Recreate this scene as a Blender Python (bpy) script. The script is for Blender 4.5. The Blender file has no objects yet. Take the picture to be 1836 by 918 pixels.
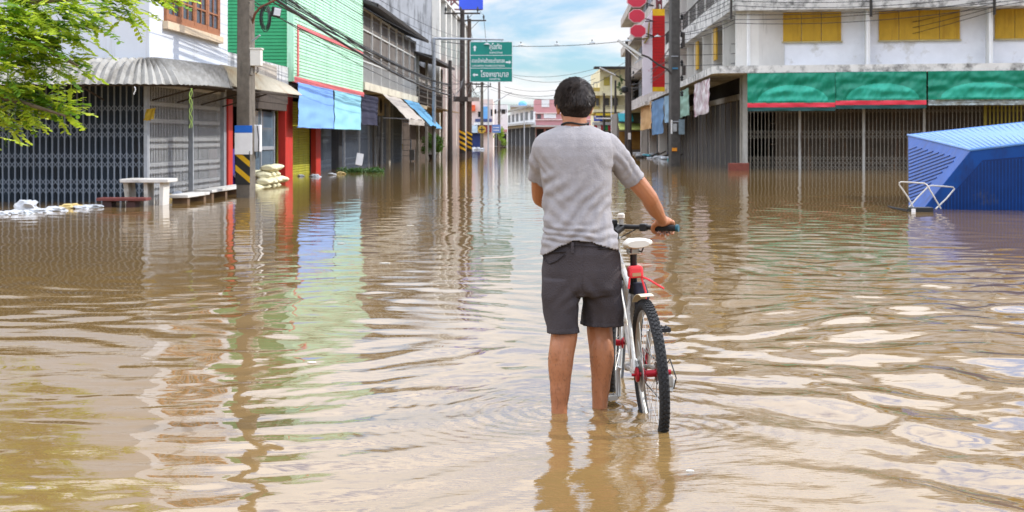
import bpy, bmesh, math, random
import numpy as np
from mathutils import Vector, Matrix, noise, Euler
V = Vector
R = math.radians
random.seed(7)
rnd = random.random
def ru(a, b): return a + (b - a) * random.random()

# ---- camera model of the place (metres; water surface is z = 0, camera 1.28 m above it) ----
FP, H, CX, HY = 2500.0, 1.28, 918.0, 248.0
K = 92 / FP                     # the street runs 2 degrees to the right of the view
GROUND = -0.12

def ray(px, py, Y): return V(((px - CX) * Y / FP, Y, H + (HY - py) * Y / FP))
def onw(px, py, z=0.0):
    Y = (H - z) * FP / (py - HY)
    return ray(px, py, Y)
def st(x0, y, z=0.0): return V((x0 + K * y, y, z))
def yat(x0, px): return FP * x0 / (px - 1010.0)
def sp(x0, px, py):
    y = yat(x0, px)
    return st(x0, y, H + (HY - py) * y / FP)
SD = V((K, 1, 0)).normalized()   # along the street, away from the camera
SN = V((1, -K, 0)).normalized()  # across the street, to the right

scene = bpy.context.scene
COL = scene.collection

# ---- tags ----
def tag(o, label=None, cat=None, group=None, kind=None):
    if label: o['label'] = label
    if cat: o['category'] = cat
    if group: o['group'] = group
    if kind: o['kind'] = kind
    return o
def thing(name, label, cat, loc=(0, 0, 0), group=None):
    o = bpy.data.objects.new(name, None)
    o.empty_display_size = 0.2
    COL.objects.link(o)
    o.location = V(loc)
    return tag(o, label, cat, group)
def wloc(o):
    p = V((0, 0, 0))
    while o is not None:
        p += V(o.location); o = o.parent
    return p
def copy_tree(o, parent=None):
    c = o.copy(); COL.objects.link(c); c.parent = parent
    for ch in o.children: copy_tree(ch, c)
    return c

# ---- mesh builder ----
class MB:
    def __init__(s): s.v = []; s.f = []; s.cuts = []
    def add(s, vs, fs):
        b = len(s.v); s.cuts.append((b, len(s.f))); s.v += [tuple(p) for p in vs]; s.f += [tuple(b + i for i in f) for f in fs]; return s
    def ob(s, o, a, b, c):       # parallelepiped
        o, a, b, c = V(o), V(a), V(b), V(c)
        if a.cross(b).dot(c) < 0: a, b = b, a
        p = [o, o + a, o + a + b, o + b]
        return s.add(p + [q + c for q in p], [(3, 2, 1, 0), (4, 5, 6, 7), (0, 1, 5, 4), (1, 2, 6, 5), (2, 3, 7, 6), (3, 0, 4, 7)])
    def box(s, c, d, rot=None):
        d = V(d); m = rot.to_matrix() if isinstance(rot, Euler) else (rot or Matrix.Identity(3))
        a, b, e = m @ V((d.x, 0, 0)), m @ V((0, d.y, 0)), m @ V((0, 0, d.z))
        return s.ob(V(c) - (a + b + e) / 2, a, b, e)
    def sb(s, xa, xb, ya, yb, za, zb):   # box in the street frame
        o = st(xa, ya, za)
        return s.ob(o, (xb - xa, 0, 0), (K * (yb - ya), yb - ya, 0), (0, 0, zb - za))
    def quad(s, a, b, c, d): return s.add([a, b, c, d], [(0, 1, 2, 3)])
    def prism(s, poly, ext):
        n = len(poly); e = V(ext)
        return s.add([V(p) for p in poly] + [V(p) + e for p in poly],
                     [tuple(range(n)), tuple(range(2 * n - 1, n - 1, -1))] + [(i, i + n, (i + 1) % n + n, (i + 1) % n) for i in range(n)])
    def tube(s, pts, r, n=6, cap=True, flat=1.0):
        pts = [V(p) for p in pts]; m = len(pts)
        rs = r if isinstance(r, (list, tuple)) else [r] * m
        t0 = (pts[1] - pts[0]).normalized()
        up = V((0, 0, 1)) if abs(t0.z) < .9 else V((1, 0, 0))
        u = t0.cross(up).normalized(); vs = []
        for i, p in enumerate(pts):
            t = (pts[min(i + 1, m - 1)] - pts[max(i - 1, 0)]).normalized()
            u = (u - t * u.dot(t)).normalized(); w = t.cross(u)
            for k in range(n):
                a = 2 * math.pi * k / n
                vs.append(p + u * math.cos(a) * rs[i] + w * math.sin(a) * rs[i] * flat)
        fs = [(i * n + k, i * n + (k + 1) % n, (i + 1) * n + (k + 1) % n, (i + 1) * n + k) for i in range(m - 1) for k in range(n)]
        if cap: fs += [tuple(range(n - 1, -1, -1)), tuple((m - 1) * n + k for k in range(n))]
        return s.add(vs, fs)
    def cyl(s, a, b, r, n=12): return s.tube([a, b], r, n)
    def ball(s, c, r, n=10, m=7, sq=(1, 1, 1)):
        c = V(c); vs = []; 
        for j in range(1, m):
            th = math.pi * j / m
            for k in range(n):
                a = 2 * math.pi * k / n
                vs.append(c + V((math.sin(th) * math.cos(a) * r * sq[0], math.sin(th) * math.sin(a) * r * sq[1], math.cos(th) * r * sq[2])))
        b = len(vs); vs += [c + V((0, 0, r * sq[2])), c - V((0, 0, r * sq[2]))]
        fs = [(j * n + k, (j + 1) * n + k, (j + 1) * n + (k + 1) % n, j * n + (k + 1) % n) for j in range(m - 2) for k in range(n)]
        fs += [(b, k, (k + 1) % n) for k in range(n)] + [(b + 1, (m - 2) * n + (k + 1) % n, (m - 2) * n + k) for k in range(n)]
        return s.add(vs, fs)
    def lathe(s, c, prof, n=16, axis=None):
        c = V(c); ax = (V(axis) if axis else V((0, 0, 1))).normalized()
        u = ax.cross(V((0, 0, 1)) if abs(ax.z) < .9 else V((1, 0, 0))).normalized(); w = ax.cross(u)
        vs = [c + ax * z + (u * math.cos(2 * math.pi * k / n) + w * math.sin(2 * math.pi * k / n)) * r for r, z in prof for k in range(n)]
        m = len(prof)
        fs = [(i * n + k, i * n + (k + 1) % n, (i + 1) * n + (k + 1) % n, (i + 1) * n + k) for i in range(m - 1) for k in range(n)]
        return s.add(vs, fs + [tuple(range(n - 1, -1, -1)), tuple((m - 1) * n + k for k in range(n))])
    def torus(s, c, Rr, r, axis, N=48, n=10, flat=1.0):
        c = V(c); ax = V(axis).normalized()
        u = ax.cross(V((0, 0, 1)) if abs(ax.z) < .9 else V((1, 0, 0))).normalized(); w = ax.cross(u); vs = []
        for i in range(N):
            a = 2 * math.pi * i / N; d = u * math.cos(a) + w * math.sin(a)
            for k in range(n):
                b = 2 * math.pi * k / n
                vs.append(c + d * (Rr + r * math.cos(b)) + ax * r * flat * math.sin(b))
        return s.add(vs, [(i * n + k, i * n + (k + 1) % n, ((i + 1) % N) * n + (k + 1) % n, ((i + 1) % N) * n + k) for i in range(N) for k in range(n)])
    def each(s, name, mat=None, parent=None, **kw):      # every added shape becomes an object of its own
        c = s.cuts + [(len(s.v), len(s.f))]
        for (v0, f0), (v1, f1) in zip(c, c[1:]):
            q = MB(); q.v = s.v[v0:v1]; q.f = [tuple(i - v0 for i in f) for f in s.f[f0:f1]]; q.build(name, mat, parent, **kw)
    def build(s, name, mat=None, parent=None, smooth=False, bevel=0, label=None):
        if not s.v: return None
        a = np.array(s.v); o = V(((a[:, 0].min() + a[:, 0].max()) / 2, (a[:, 1].min() + a[:, 1].max()) / 2, a[:, 2].min()))
        me = bpy.data.meshes.new(name)
        me.from_pydata([(p[0] - o.x, p[1] - o.y, p[2] - o.z) for p in s.v], [], s.f)
        bm = bmesh.new(); bm.from_mesh(me); bmesh.ops.recalc_face_normals(bm, faces=bm.faces); bm.to_mesh(me); bm.free()
        if mat: me.materials.append(mat)
        if smooth:
            me.shade_smooth()
            try: me.set_sharp_from_angle(angle=R(40))
            except Exception: pass
        ob = bpy.data.objects.new(name, me); COL.objects.link(ob)
        if parent is not None: ob.parent = parent; ob.location = o - wloc(parent)
        else: ob.location = o
        if bevel:
            b = ob.modifiers.new('b', 'BEVEL'); b.width = bevel; b.segments = 2; b.limit_method = 'ANGLE'; b.angle_limit = R(35)
        if label: ob['label'] = label
        return ob

# ---- materials ----
MATS = {}
def srgb(r, g, b):
    f = lambda c: (c / 255 / 12.92) if c / 255 <= .04045 else ((c / 255 + .055) / 1.055) ** 2.4
    return (f(r), f(g), f(b))
def mat(name, col, rough=.75, var=.18, scale=2.0, stain=None, stainamt=0.0, streak=False, metal=0.0, bump=0.0, bscale=30, spec=.4, coat=0.0, island=None, sscale=None, sss=0, corr=None, trans=0):
    if name in MATS: return MATS[name]
    m = bpy.data.materials.new(name); m.use_nodes = True; nt = m.node_tree; N = nt.nodes; L = nt.links
    bs = N['Principled BSDF']; bs.inputs['Roughness'].default_value = rough; bs.inputs['Metallic'].default_value = metal
    bs.inputs['Specular IOR Level'].default_value = spec; bs.inputs['Coat Weight'].default_value = coat
    tc = N.new('ShaderNodeTexCoord'); geo = N.new('ShaderNodeNewGeometry')
    nz = N.new('ShaderNodeTexNoise'); nz.inputs['Scale'].default_value = scale; nz.inputs['Detail'].default_value = 8; nz.inputs['Roughness'].default_value = .65
    L.new(geo.outputs['Position'], nz.inputs['Vector'])
    rp = N.new('ShaderNodeMapRange'); rp.inputs['From Min'].default_value = .3; rp.inputs['From Max'].default_value = .7
    L.new(nz.outputs['Fac'], rp.inputs['Value'])
    mx = N.new('ShaderNodeMix'); mx.data_type = 'RGBA'
    mx.inputs['A'].default_value = (*[c * (1 - var) for c in col], 1); mx.inputs['B'].default_value = (*[min(1, c * (1 + var)) for c in col], 1)
    L.new(rp.outputs['Result'], mx.inputs['Factor']); out = mx.outputs['Result']
    if stain:
        mp = N.new('ShaderNodeMapping'); L.new(geo.outputs['Position'], mp.inputs['Vector'])
        mp.inputs['Scale'].default_value = (3, 3, .35) if streak else (1, 1, 1)
        n2 = N.new('ShaderNodeTexNoise'); n2.inputs['Scale'].default_value = sscale or (1.2 if streak else 1.0); n2.inputs['Detail'].default_value = 9; n2.inputs['Roughness'].default_value = .7
        L.new(mp.outputs['Vector'], n2.inputs['Vector'])
        r2 = N.new('ShaderNodeMapRange'); r2.inputs['From Min'].default_value = .62 - .3 * stainamt; r2.inputs['From Max'].default_value = .78 - .2 * stainamt
        L.new(n2.outputs['Fac'], r2.inputs['Value'])
        m2 = N.new('ShaderNodeMix'); m2.data_type = 'RGBA'; L.new(out, m2.inputs['A']); m2.inputs['B'].default_value = (*stain, 1)
        L.new(r2.outputs['Result'], m2.inputs['Factor']); out = m2.outputs['Result']
    if island:      # every separate leaf / strand keeps a tone of its own
        m3 = N.new('ShaderNodeMix'); m3.data_type = 'RGBA'; m3.blend_type = 'MIX'; m3.inputs['B'].default_value = (*island, 1); L.new(out, m3.inputs['A'])
        pw = N.new('ShaderNodeMath'); pw.operation = 'POWER'; pw.inputs[1].default_value = 1.6; L.new(geo.outputs['Random Per Island'], pw.inputs[0]); L.new(pw.outputs[0], m3.inputs['Factor']); out = m3.outputs['Result']
    L.new(out, bs.inputs['Base Color'])
    if bump:
        n3 = N.new('ShaderNodeTexNoise'); n3.inputs['Scale'].default_value = bscale; n3.inputs['Detail'].default_value = 5
        L.new(tc.outputs['Object'], n3.inputs['Vector'])
        bp = N.new('ShaderNodeBump'); bp.inputs['Strength'].default_value = bump; bp.inputs['Distance'].default_value = .02
        L.new(n3.outputs['Fac'], bp.inputs['Height']); L.new(bp.outputs['Normal'], bs.inputs['Normal'])
    if sss:
        bs.inputs['Subsurface Weight'].default_value = sss; bs.inputs['Subsurface Radius'].default_value = (.012, .005, .003); bs.inputs['Subsurface Scale'].default_value = 1
    if trans:
        tr = N.new('ShaderNodeBsdfTranslucent'); L.new(out, tr.inputs['Color']); ms = N.new('ShaderNodeMixShader'); ms.inputs[0].default_value = trans
        L.new(bs.outputs[0], ms.inputs[1]); L.new(tr.outputs[0], ms.inputs[2]); L.new(ms.outputs[0], N['Material Output'].inputs['Surface'])
    MATS[name] = m; return m

M = mat
grime = (.03, .028, .022)
concrete = M('concrete', (.36, .34, .30), .9, .2, 3, grime, .35, True, bump=.3)
polecon = M('pole concrete', (.15, .13, .105), .9, .25, 6, grime, .3, True, bump=.4)
polelight = M('pole concrete pale', (.40, .37, .33), .9, .25, 6, (.12, .1, .08), .3, True, bump=.4)
darkpole = M('dark weathered pole', (.06, .05, .045), .9, .25, 6, bump=.3)
galv = M('galvanised steel', (.35, .37, .4), .5, .15, 8, metal=.4)
whitewall = M('white painted render', (.60, .63, .68), .85, .05, 1.5, (.42, .42, .40), .12, True, bump=.1)
greywhite = M('grey white stained render', (.55, .56, .57), .9, .12, .7, (.10, .10, .10), .42, True, bump=.2)
creamwall = M('cream stained render', (.66, .62, .54), .9, .1, 1, (.07, .065, .055), .3, True, bump=.2)
beigewall = M('beige render', (.62, .60, .56), .88, .07, 1.2, (.28, .26, .22), .22, True, bump=.15)
coolwall = M('cool white render', (.78, .79, .83), .88, .07, 1.2, (.45, .42, .36), .2, False, bump=.15)
slabstain = M('mould stained slab', (.64, .63, .60), .92, .12, 2, (.03, .029, .026), .50, False, bump=.3, sscale=1.9)
black = M('black plastic', (.015, .015, .016), .45, .2, 20)
blackrub = M('black rubber', (.02, .02, .021), .75, .3, 60, bump=.4, bscale=120)
cablem = M('black cable sheath', (.02, .02, .022), .6, .1)
deepgap = M('gate gap shade', (.012, .013, .016), .8, .3, 3)  # sheet coloured near-black for the shade between the gate bars
void = M('dark interior', (.018, .018, .02), .9, .3)  # near-black stands in for the shade inside shops, rooms and openings
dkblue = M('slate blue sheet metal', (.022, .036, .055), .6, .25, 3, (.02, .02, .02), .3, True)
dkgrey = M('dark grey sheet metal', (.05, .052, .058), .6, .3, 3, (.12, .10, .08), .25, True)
brownsheet = M('rusty brown sheet metal', (.078, .056, .037), .7, .35, 2, (.20, .09, .035), .25, True)
gatebar = M('grey painted gate bar', (.20, .235, .285), .55, .15, 4)
gatelight = M('sunlit grey gate bar', (.50, .51, .52), .5, .12, 4)  # paler copy of the bar grey, with the gate's sunlight in its colour
gatecream = M('dull cream gate bar', (.235, .21, .17), .6, .2, 4)
redpaint = M('red painted steel', (.50, .03, .02), .5, .12, 3, (.2, .02, .015), .3, True)
tealgreen = M('green painted cladding', (.03, .30, .12), .7, .12, 1.2, (.02, .18, .08), .3, True)
mintgreen = M('mint painted cladding', (.42, .70, .50), .7, .10, 1.0, (.20, .46, .30), .34, True)
pinktrim = M('pink red painted trim', (.72, .16, .17), .6, .1)
woodbrown = M('brown window timber', (.32, .13, .06), .6, .2, 8)
woodcream = M('pale timber sill', (.60, .48, .34), .7, .15, 8)
wooddark = M('dark old timber', (.06, .045, .035), .85, .3, 6)
glass = M('window glass', (.10, .14, .18), .08, .3, 1, spec=.8)
screenm = M('brown insect screen', (.13, .11, .095), .8, .3, .8, (.22, .2, .18), .3)
frameal = M('grey aluminium frame', (.62, .62, .60), .5, .1)
roofdark = M('dark roof sheet', (.05, .045, .045), .8, .3, 3)
tarpgrey = M('grey fabric awning', (.42, .38, .34), .9, .12, 3, bump=.3)
tarpblue = M('blue fabric awning', (.10, .30, .50), .8, .12, 3, bump=.3)
ochre = M('ochre painted shutter', (.52, .31, .02), .65, .1, 3, (.35, .18, .01), .3, True)
bangreen = M('green tarpaulin', (0.0, .20, .12), .45, .15, 2, bump=.2, bscale=6)
bangreenp = M('pale green tarpaulin', (.02, .36, .25), .5, .12, 2)
bandark = M('dark green valance', (.01, .06, .06), .6, .2)
bred = M('red tarpaulin', (.70, .04, .07), .5, .08)
whitem = M('white plastic', (.78, .78, .78), .5, .06, 4)
cream = M('cream paint', (.78, .72, .48), .8, .07, 1, (.4, .36, .25), .25, True)
# ================= world, sun, camera =================
TOSUN = V((.80, .20, .66)).normalized()
elev = math.asin(TOSUN.z); azim = math.atan2(TOSUN.x, TOSUN.y)
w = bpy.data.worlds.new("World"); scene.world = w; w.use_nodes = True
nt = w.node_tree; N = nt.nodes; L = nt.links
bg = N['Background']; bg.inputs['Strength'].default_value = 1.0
sky = N.new('ShaderNodeTexSky'); sky.sky_type = 'NISHITA'; sky.sun_disc = False
sky.sun_elevation = elev; sky.sun_rotation = azim; sky.air_density = 1.0; sky.dust_density = .3; sky.ozone_density = 1.6
tc = N.new('ShaderNodeTexCoord')
sc = N.new('ShaderNodeVectorMath'); sc.operation = 'SCALE'; sc.inputs['Scale'].default_value = .12
bl = N.new('ShaderNodeMix'); bl.data_type = 'RGBA'; bl.blend_type = 'MULTIPLY'; bl.inputs['Factor'].default_value = 1; bl.inputs['B'].default_value = (.68, .92, 1.18, 1)
L.new(sky.outputs['Color'], bl.inputs['A']); L.new(bl.outputs['Result'], sc.inputs[0])
mp = N.new('ShaderNodeMapping'); mp.inputs['Scale'].default_value = (1.0, 1.0, 3.2); mp.inputs['Location'].default_value = (1.3, .4, .25)
L.new(tc.outputs['Generated'], mp.inputs['Vector'])
cn = N.new('ShaderNodeTexNoise'); cn.inputs['Scale'].default_value = 6.5; cn.inputs['Detail'].default_value = 9; cn.inputs['Roughness'].default_value = .56; cn.inputs['Distortion'].default_value = .35
L.new(mp.outputs['Vector'], cn.inputs['Vector'])
cr = N.new('ShaderNodeMapRange'); cr.interpolation_type = 'SMOOTHSTEP'; cr.inputs['From Min'].default_value = .35; cr.inputs['From Max'].default_value = .56
L.new(cn.outputs['Fac'], cr.inputs['Value'])
c2 = N.new('ShaderNodeTexNoise'); c2.inputs['Scale'].default_value = 7; c2.inputs['Detail'].default_value = 6
L.new(mp.outputs['Vector'], c2.inputs['Vector'])
cc = N.new('ShaderNodeMix'); cc.data_type = 'RGBA'; cc.inputs['A'].default_value = (.84, .87, .93, 1); cc.inputs['B'].default_value = (1.0, .98, .98, 1)
cr2 = N.new('ShaderNodeMapRange'); cr2.inputs['From Min'].default_value = .35; cr2.inputs['From Max'].default_value = .6
L.new(c2.outputs['Fac'], cr2.inputs['Value']); L.new(cr2.outputs['Result'], cc.inputs['Factor'])
mxs = N.new('ShaderNodeMix'); mxs.data_type = 'RGBA'
L.new(cr.outputs['Result'], mxs.inputs['Factor']); L.new(sc.outputs['Vector'], mxs.inputs['A']); L.new(cc.outputs['Result'], mxs.inputs['B'])
# sky brightened above the view, added to strengthen water glints and ambient light
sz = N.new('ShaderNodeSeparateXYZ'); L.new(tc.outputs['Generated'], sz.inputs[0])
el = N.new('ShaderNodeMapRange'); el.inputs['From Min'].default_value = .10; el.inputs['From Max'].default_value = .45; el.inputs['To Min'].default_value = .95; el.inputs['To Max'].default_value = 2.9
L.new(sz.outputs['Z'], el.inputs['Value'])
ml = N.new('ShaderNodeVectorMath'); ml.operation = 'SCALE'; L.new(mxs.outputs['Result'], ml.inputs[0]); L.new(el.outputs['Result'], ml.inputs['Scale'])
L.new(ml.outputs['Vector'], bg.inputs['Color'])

sun = bpy.data.lights.new('sun', 'SUN'); sun.energy = 3.0; sun.angle = R(.53); sun.color = (1, .95, .87)
so = bpy.data.objects.new('sun', sun); COL.objects.link(so); so.rotation_euler = TOSUN.to_track_quat('Z', 'Y').to_euler()

cd = bpy.data.cameras.new('camera'); cam = bpy.data.objects.new('camera', cd); COL.objects.link(cam); scene.camera = cam
cam.location = (0, 0, H); cam.rotation_euler = (R(90), 0, 0)
cd.sensor_width = 36; cd.lens = 36 * FP / 1836; cd.shift_y = -(459 - HY) / 1836
cd.clip_start = .05; cd.clip_end = 4000
cd.dof.use_dof = True; cd.dof.focus_distance = 6.6; cd.dof.aperture_fstop = 9
scene.view_settings.view_transform = 'Standard'; scene.view_settings.look = 'None'
scene.view_settings.exposure = .2; scene.view_settings.gamma = 1
scene.render.engine = 'CYCLES'
cy = scene.cycles
cy.use_denoising = True; cy.max_bounces = 6; cy.diffuse_bounces = 3; cy.glossy_bounces = 4; cy.transmission_bounces = 3
cy.sample_clamp_indirect = 6; cy.caustics_reflective = False; cy.caustics_refractive = False

# ================= ground and flood water =================
g = MB().quad((-1500, -60, GROUND), (1500, -60, GROUND), (1500, 3000, GROUND), (-1500, 3000, GROUND)).build('ground', M('asphalt under water', (.05, .05, .05), .95))
tag(g, kind='structure')

def water():
    rng = np.random.RandomState(11)
    # rows spaced by perspective: fine near the camera
    ys = [0.9]
    while ys[-1] < 120:
        ys.append(ys[-1] + max(.014, ys[-1] * .0042))
    ys = np.array(ys); nx = 901
    u = np.linspace(-1, 1, nx); u = .55 * u + .45 * u ** 5      # densest across the middle
    Y = np.repeat(ys[:, None], nx, 1); X = u[None, :] * (Y * .85 + 3.0)
    Z = np.zeros_like(X)
    # wave trains; wavelengths 0.12 - 1.6 m travelling mostly toward / away from the viewer
    sx = np.zeros_like(X)
    warpx = .25 * np.sin(.9 * X + .7 * Y) + .18 * np.sin(1.7 * Y - 1.1 * X + 1.3); warpy = .25 * np.sin(.8 * Y - 1.1 * X + .5) + .2 * np.sin(1.9 * X + .6 * Y)
    fade0 = 1.0
    for i in range(95):
        lam = 0.08 * (12.0 ** rng.rand())
        th = rng.randn() * .85 + (np.pi / 2) - .12
        if rng.rand() < .25: th = rng.rand() * 2 * np.pi
        k = 2 * np.pi / lam
        slope = .0095 * (1.0 if lam > .3 else .6)
        cutoff = np.clip((lam * 60 / np.maximum(Y, 1) - .6) / .8, 0, 1)
        ph = k * (np.cos(th) * (X + warpx) + np.sin(th) * (Y + warpy)) + rng.rand() * 6.28
        Z += cutoff * slope / k * np.sin(ph)
    # broad dimpled swell over the near right
    mask = 1 / (1 + np.exp(-(X - .9 - .04 * Y) * 2.2)) * np.clip((16 - Y) / 8, 0, 1)
    for i in range(16):
        lam = .38 + .75 * rng.rand(); th = rng.rand() * 2 * np.pi; k = 2 * np.pi / lam
        Z += mask * .022 / k * np.sin(k * (np.cos(th) * (X + warpx * .6) + np.sin(th) * (Y + warpy * .6)) + rng.rand() * 6.28)
    # calmer on the left near bank, livelier on the right
    amp = .62 + .50 / (1 + np.exp(-(X - 1.0) * 1.4))
    amp *= 1 - .52 * np.clip((Y - 7) / 7, 0, 1) * np.clip((60 - Y) / 25, .3, 1)
    Z *= amp * np.clip((1 - np.abs(u[None, :])) / .25, 0, 1) * np.clip((Y - .9) / .6, 0, 1) * np.clip((120 - Y) / 40, 0, 1)
    # rings around the wader's legs and the bicycle
    for cx_, cy_, a in ((.22, 6.5, .0036), (.42, 6.67, .0036), (.66, 6.15, .003)):
        r = np.hypot(X - cx_, Y - cy_)
        Z += a * np.sin(r * 2 * np.pi / .085) * np.exp(-r * 2.6) * np.clip((r - .03) / .08, 0, 1)
    n, m = X.shape
    co = np.stack([X, Y, Z], -1).reshape(-1, 3)
    idx = np.arange(n * m).reshape(n, m)
    fa = np.stack([idx[:-1, :-1], idx[:-1, 1:], idx[1:, 1:], idx[1:, :-1]], -1).reshape(-1, 4)
    # the rest of the flood, flat, out to the horizon
    yN = float(ys[-1]); w0 = ys[0] * .85 + 3.0; wN = yN * .85 + 3.0; b = len(co)
    ex = np.array([(-1500, -60, 0), (1500, -60, 0), (1500, ys[0], 0), (-1500, ys[0], 0), (1500, yN, 0), (-1500, yN, 0), (1500, 3000, 0), (-1500, 3000, 0),
                   (-w0, ys[0], 0), (w0, ys[0], 0), (-wN, yN, 0), (wN, yN, 0)], float)
    co = np.concatenate([co, ex]); fs = [tuple(f) for f in fa]
    fs += [(b, b + 1, b + 2, b + 9, b + 8, b + 3), (b + 3, b + 8, b + 10, b + 5), (b + 9, b + 2, b + 4, b + 11), (b + 5, b + 10, b + 11, b + 4, b + 6, b + 7)]
    me = bpy.data.meshes.new('water'); me.from_pydata(co.tolist(), [], fs); me.shade_smooth()
    ob = bpy.data.objects.new('flood_water', me); COL.objects.link(ob); tag(ob, kind='structure')
    m = bpy.data.materials.new('muddy flood water'); m.use_nodes = True; nt = m.node_tree; N = nt.nodes; L = nt.links
    bs = N['Principled BSDF']; bs.inputs['Roughness'].default_value = .02; bs.inputs['IOR'].default_value = 1.40
    bs.inputs['Specular IOR Level'].default_value = .62
    geo = N.new('ShaderNodeNewGeometry'); nz = N.new('ShaderNodeTexNoise'); nz.inputs['Scale'].default_value = .5; nz.inputs['Detail'].default_value = 5
    L.new(geo.outputs['Position'], nz.inputs['Vector'])
    mx = N.new('ShaderNodeMix'); mx.data_type = 'RGBA'; mx.inputs['A'].default_value = (.160, .097, .034, 1); mx.inputs['B'].default_value = (.22, .137, .051, 1)
    L.new(nz.outputs['Fac'], mx.inputs['Factor']); L.new(mx.outputs['Result'], bs.inputs['Base Color'])
    # small ripples
    mp = N.new('ShaderNodeMapping'); mp.inputs['Scale'].default_value = (.55, 1.5, 1); L.new(geo.outputs['Position'], mp.inputs['Vector'])
    n1 = N.new('ShaderNodeTexNoise'); n1.inputs['Scale'].default_value = 5; n1.inputs['Detail'].default_value = 4; n1.inputs['Distortion'].default_value = .6
    L.new(mp.outputs['Vector'], n1.inputs['Vector'])
    b1 = N.new('ShaderNodeBump'); b1.inputs['Strength'].default_value = 1.0; b1.inputs['Distance'].default_value = .0018
    L.new(n1.outputs['Fac'], b1.inputs['Height'])
    # choppy patch trailing from the wader
    sb_ = N.new('ShaderNodeVectorMath'); sb_.operation = 'DISTANCE'; sb_.inputs[1].default_value = (.55, 5.9, 0)
    m2 = N.new('ShaderNodeMapping'); m2.inputs['Location'].default_value = (0, 5.9 * .35, 0); m2.inputs['Scale'].default_value = (1, .65, 1)
    L.new(geo.outputs['Position'], m2.inputs['Vector']); L.new(m2.outputs['Vector'], sb_.inputs[0])
    rr = N.new('ShaderNodeMapRange'); rr.inputs['From Min'].default_value = .35; rr.inputs['From Max'].default_value = 1.3; rr.inputs['To Min'].default_value = 1; rr.inputs['To Max'].default_value = 0
    L.new(sb_.outputs['Value'], rr.inputs['Value'])
    n2 = N.new('ShaderNodeTexNoise'); n2.inputs['Scale'].default_value = 26; n2.inputs['Detail'].default_value = 3
    L.new(mp.outputs['Vector'], n2.inputs['Vector'])
    b2 = N.new('ShaderNodeBump'); b2.inputs['Distance'].default_value = .0022
    L.new(rr.outputs['Result'], b2.inputs['Strength']); L.new(n2.outputs['Fac'], b2.inputs['Height']); L.new(b1.outputs['Normal'], b2.inputs['Normal'])
    L.new(b2.outputs['Normal'], bs.inputs['Normal'])
    me.materials.append(m)
water()

# ================= shared building pieces =================
def gate(parent, p0, p1, zb, zt, sp_, bar, rows, name='folding_gate', t=.018, xh=.12, depth=.03, strip=.010):
    p0, p1 = V(p0), V(p1); d = p1 - p0; d.z = 0; n = max(2, int(d.length / sp_)); e = d.normalized(); nn = V((-e.y, e.x, 0))
    mb = MB()
    for i in range(n + 1):
        p = p0 + d * (i / n) + V((0, 0, zb - p0.z))
        mb.ob(p - e * t / 2 - nn * depth / 2, e * t, nn * depth, (0, 0, zt - zb))
    for i in range(n):
        a = p0 + d * (i / n); b = p0 + d * ((i + 1) / n)
        for z in rows:
            for (z0, z1, o) in ((z, z + xh, .006), (z + xh, z, -.006)):
                u = V((a.x, a.y, z0)) + nn * o; v = V((b.x, b.y, z1)) + nn * o
                mb.ob(u - nn * .004, v - u, nn * .008, (0, 0, strip))
    mb.ob(p0 * 1 + V((0, 0, zt - p0.z)) - nn * .03, d, nn * .06, (0, 0, .06))
    return mb.build(name, bar, parent)
def rollshutter(parent, p0, p1, zb, zt, m, name='roller_shutter', pitch=.09):
    p0, p1 = V(p0), V(p1); d = p1 - p0; d.z = 0; e = d.normalized(); nn = V((e.y, -e.x, 0)); mb = MB()
    n = int((zt - zb) / pitch); vs = []; fs = []
    if nn.y > 0 and abs(nn.y) > .5: nn = -nn
    for i in range(n + 1):
        z = zb + (zt - zb) * i / n
        for (o, dz) in ((0, 0), (.025, pitch * .25), (.025, pitch * .75)):
            if i == n and dz: continue
            for p in (p0, p1): vs.append(V((p.x, p.y, z + dz)) + nn * o)
    k = len(vs) // 2
    fs = [(2 * i, 2 * i + 1, 2 * i + 3, 2 * i + 2) for i in range(k - 1)]
    # closed back so it has thickness
    b = len(vs); vs += [V((p0.x, p0.y, zb)) - nn * .03, V((p1.x, p1.y, zb)) - nn * .03, V((p1.x, p1.y, zt)) - nn * .03, V((p0.x, p0.y, zt)) - nn * .03]
    fs += [(b, b + 3, b + 2, b + 1)]
    mb.add(vs, fs)
    return mb.build(name, m, parent)
def siding(mb, p0, p1, zb, zt, pitch, out=.02, back=.12):
    """lapped boards between two plan points; outward side is to the right of p0->p1"""
    p0, p1 = V(p0), V(p1); d = p1 - p0; d.z = 0; e = d.normalized(); nn = V((e.y, -e.x, 0)); n = max(1, round((zt - zb) / pitch)); h = (zt - zb) / n
    for i in range(n):
        z0 = zb + i * h; z1 = z0 + h - .012
        a0 = V((p0.x, p0.y, 0)); a1 = V((p1.x, p1.y, 0))
        q = [a0 - nn * back + V((0, 0, z0)), a0 + nn * out + V((0, 0, z0)), a0 + nn * out * .2 + V((0, 0, z1)), a0 - nn * back + V((0, 0, z1))]
        mb.prism(q, a1 - a0)
    return mb
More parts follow.
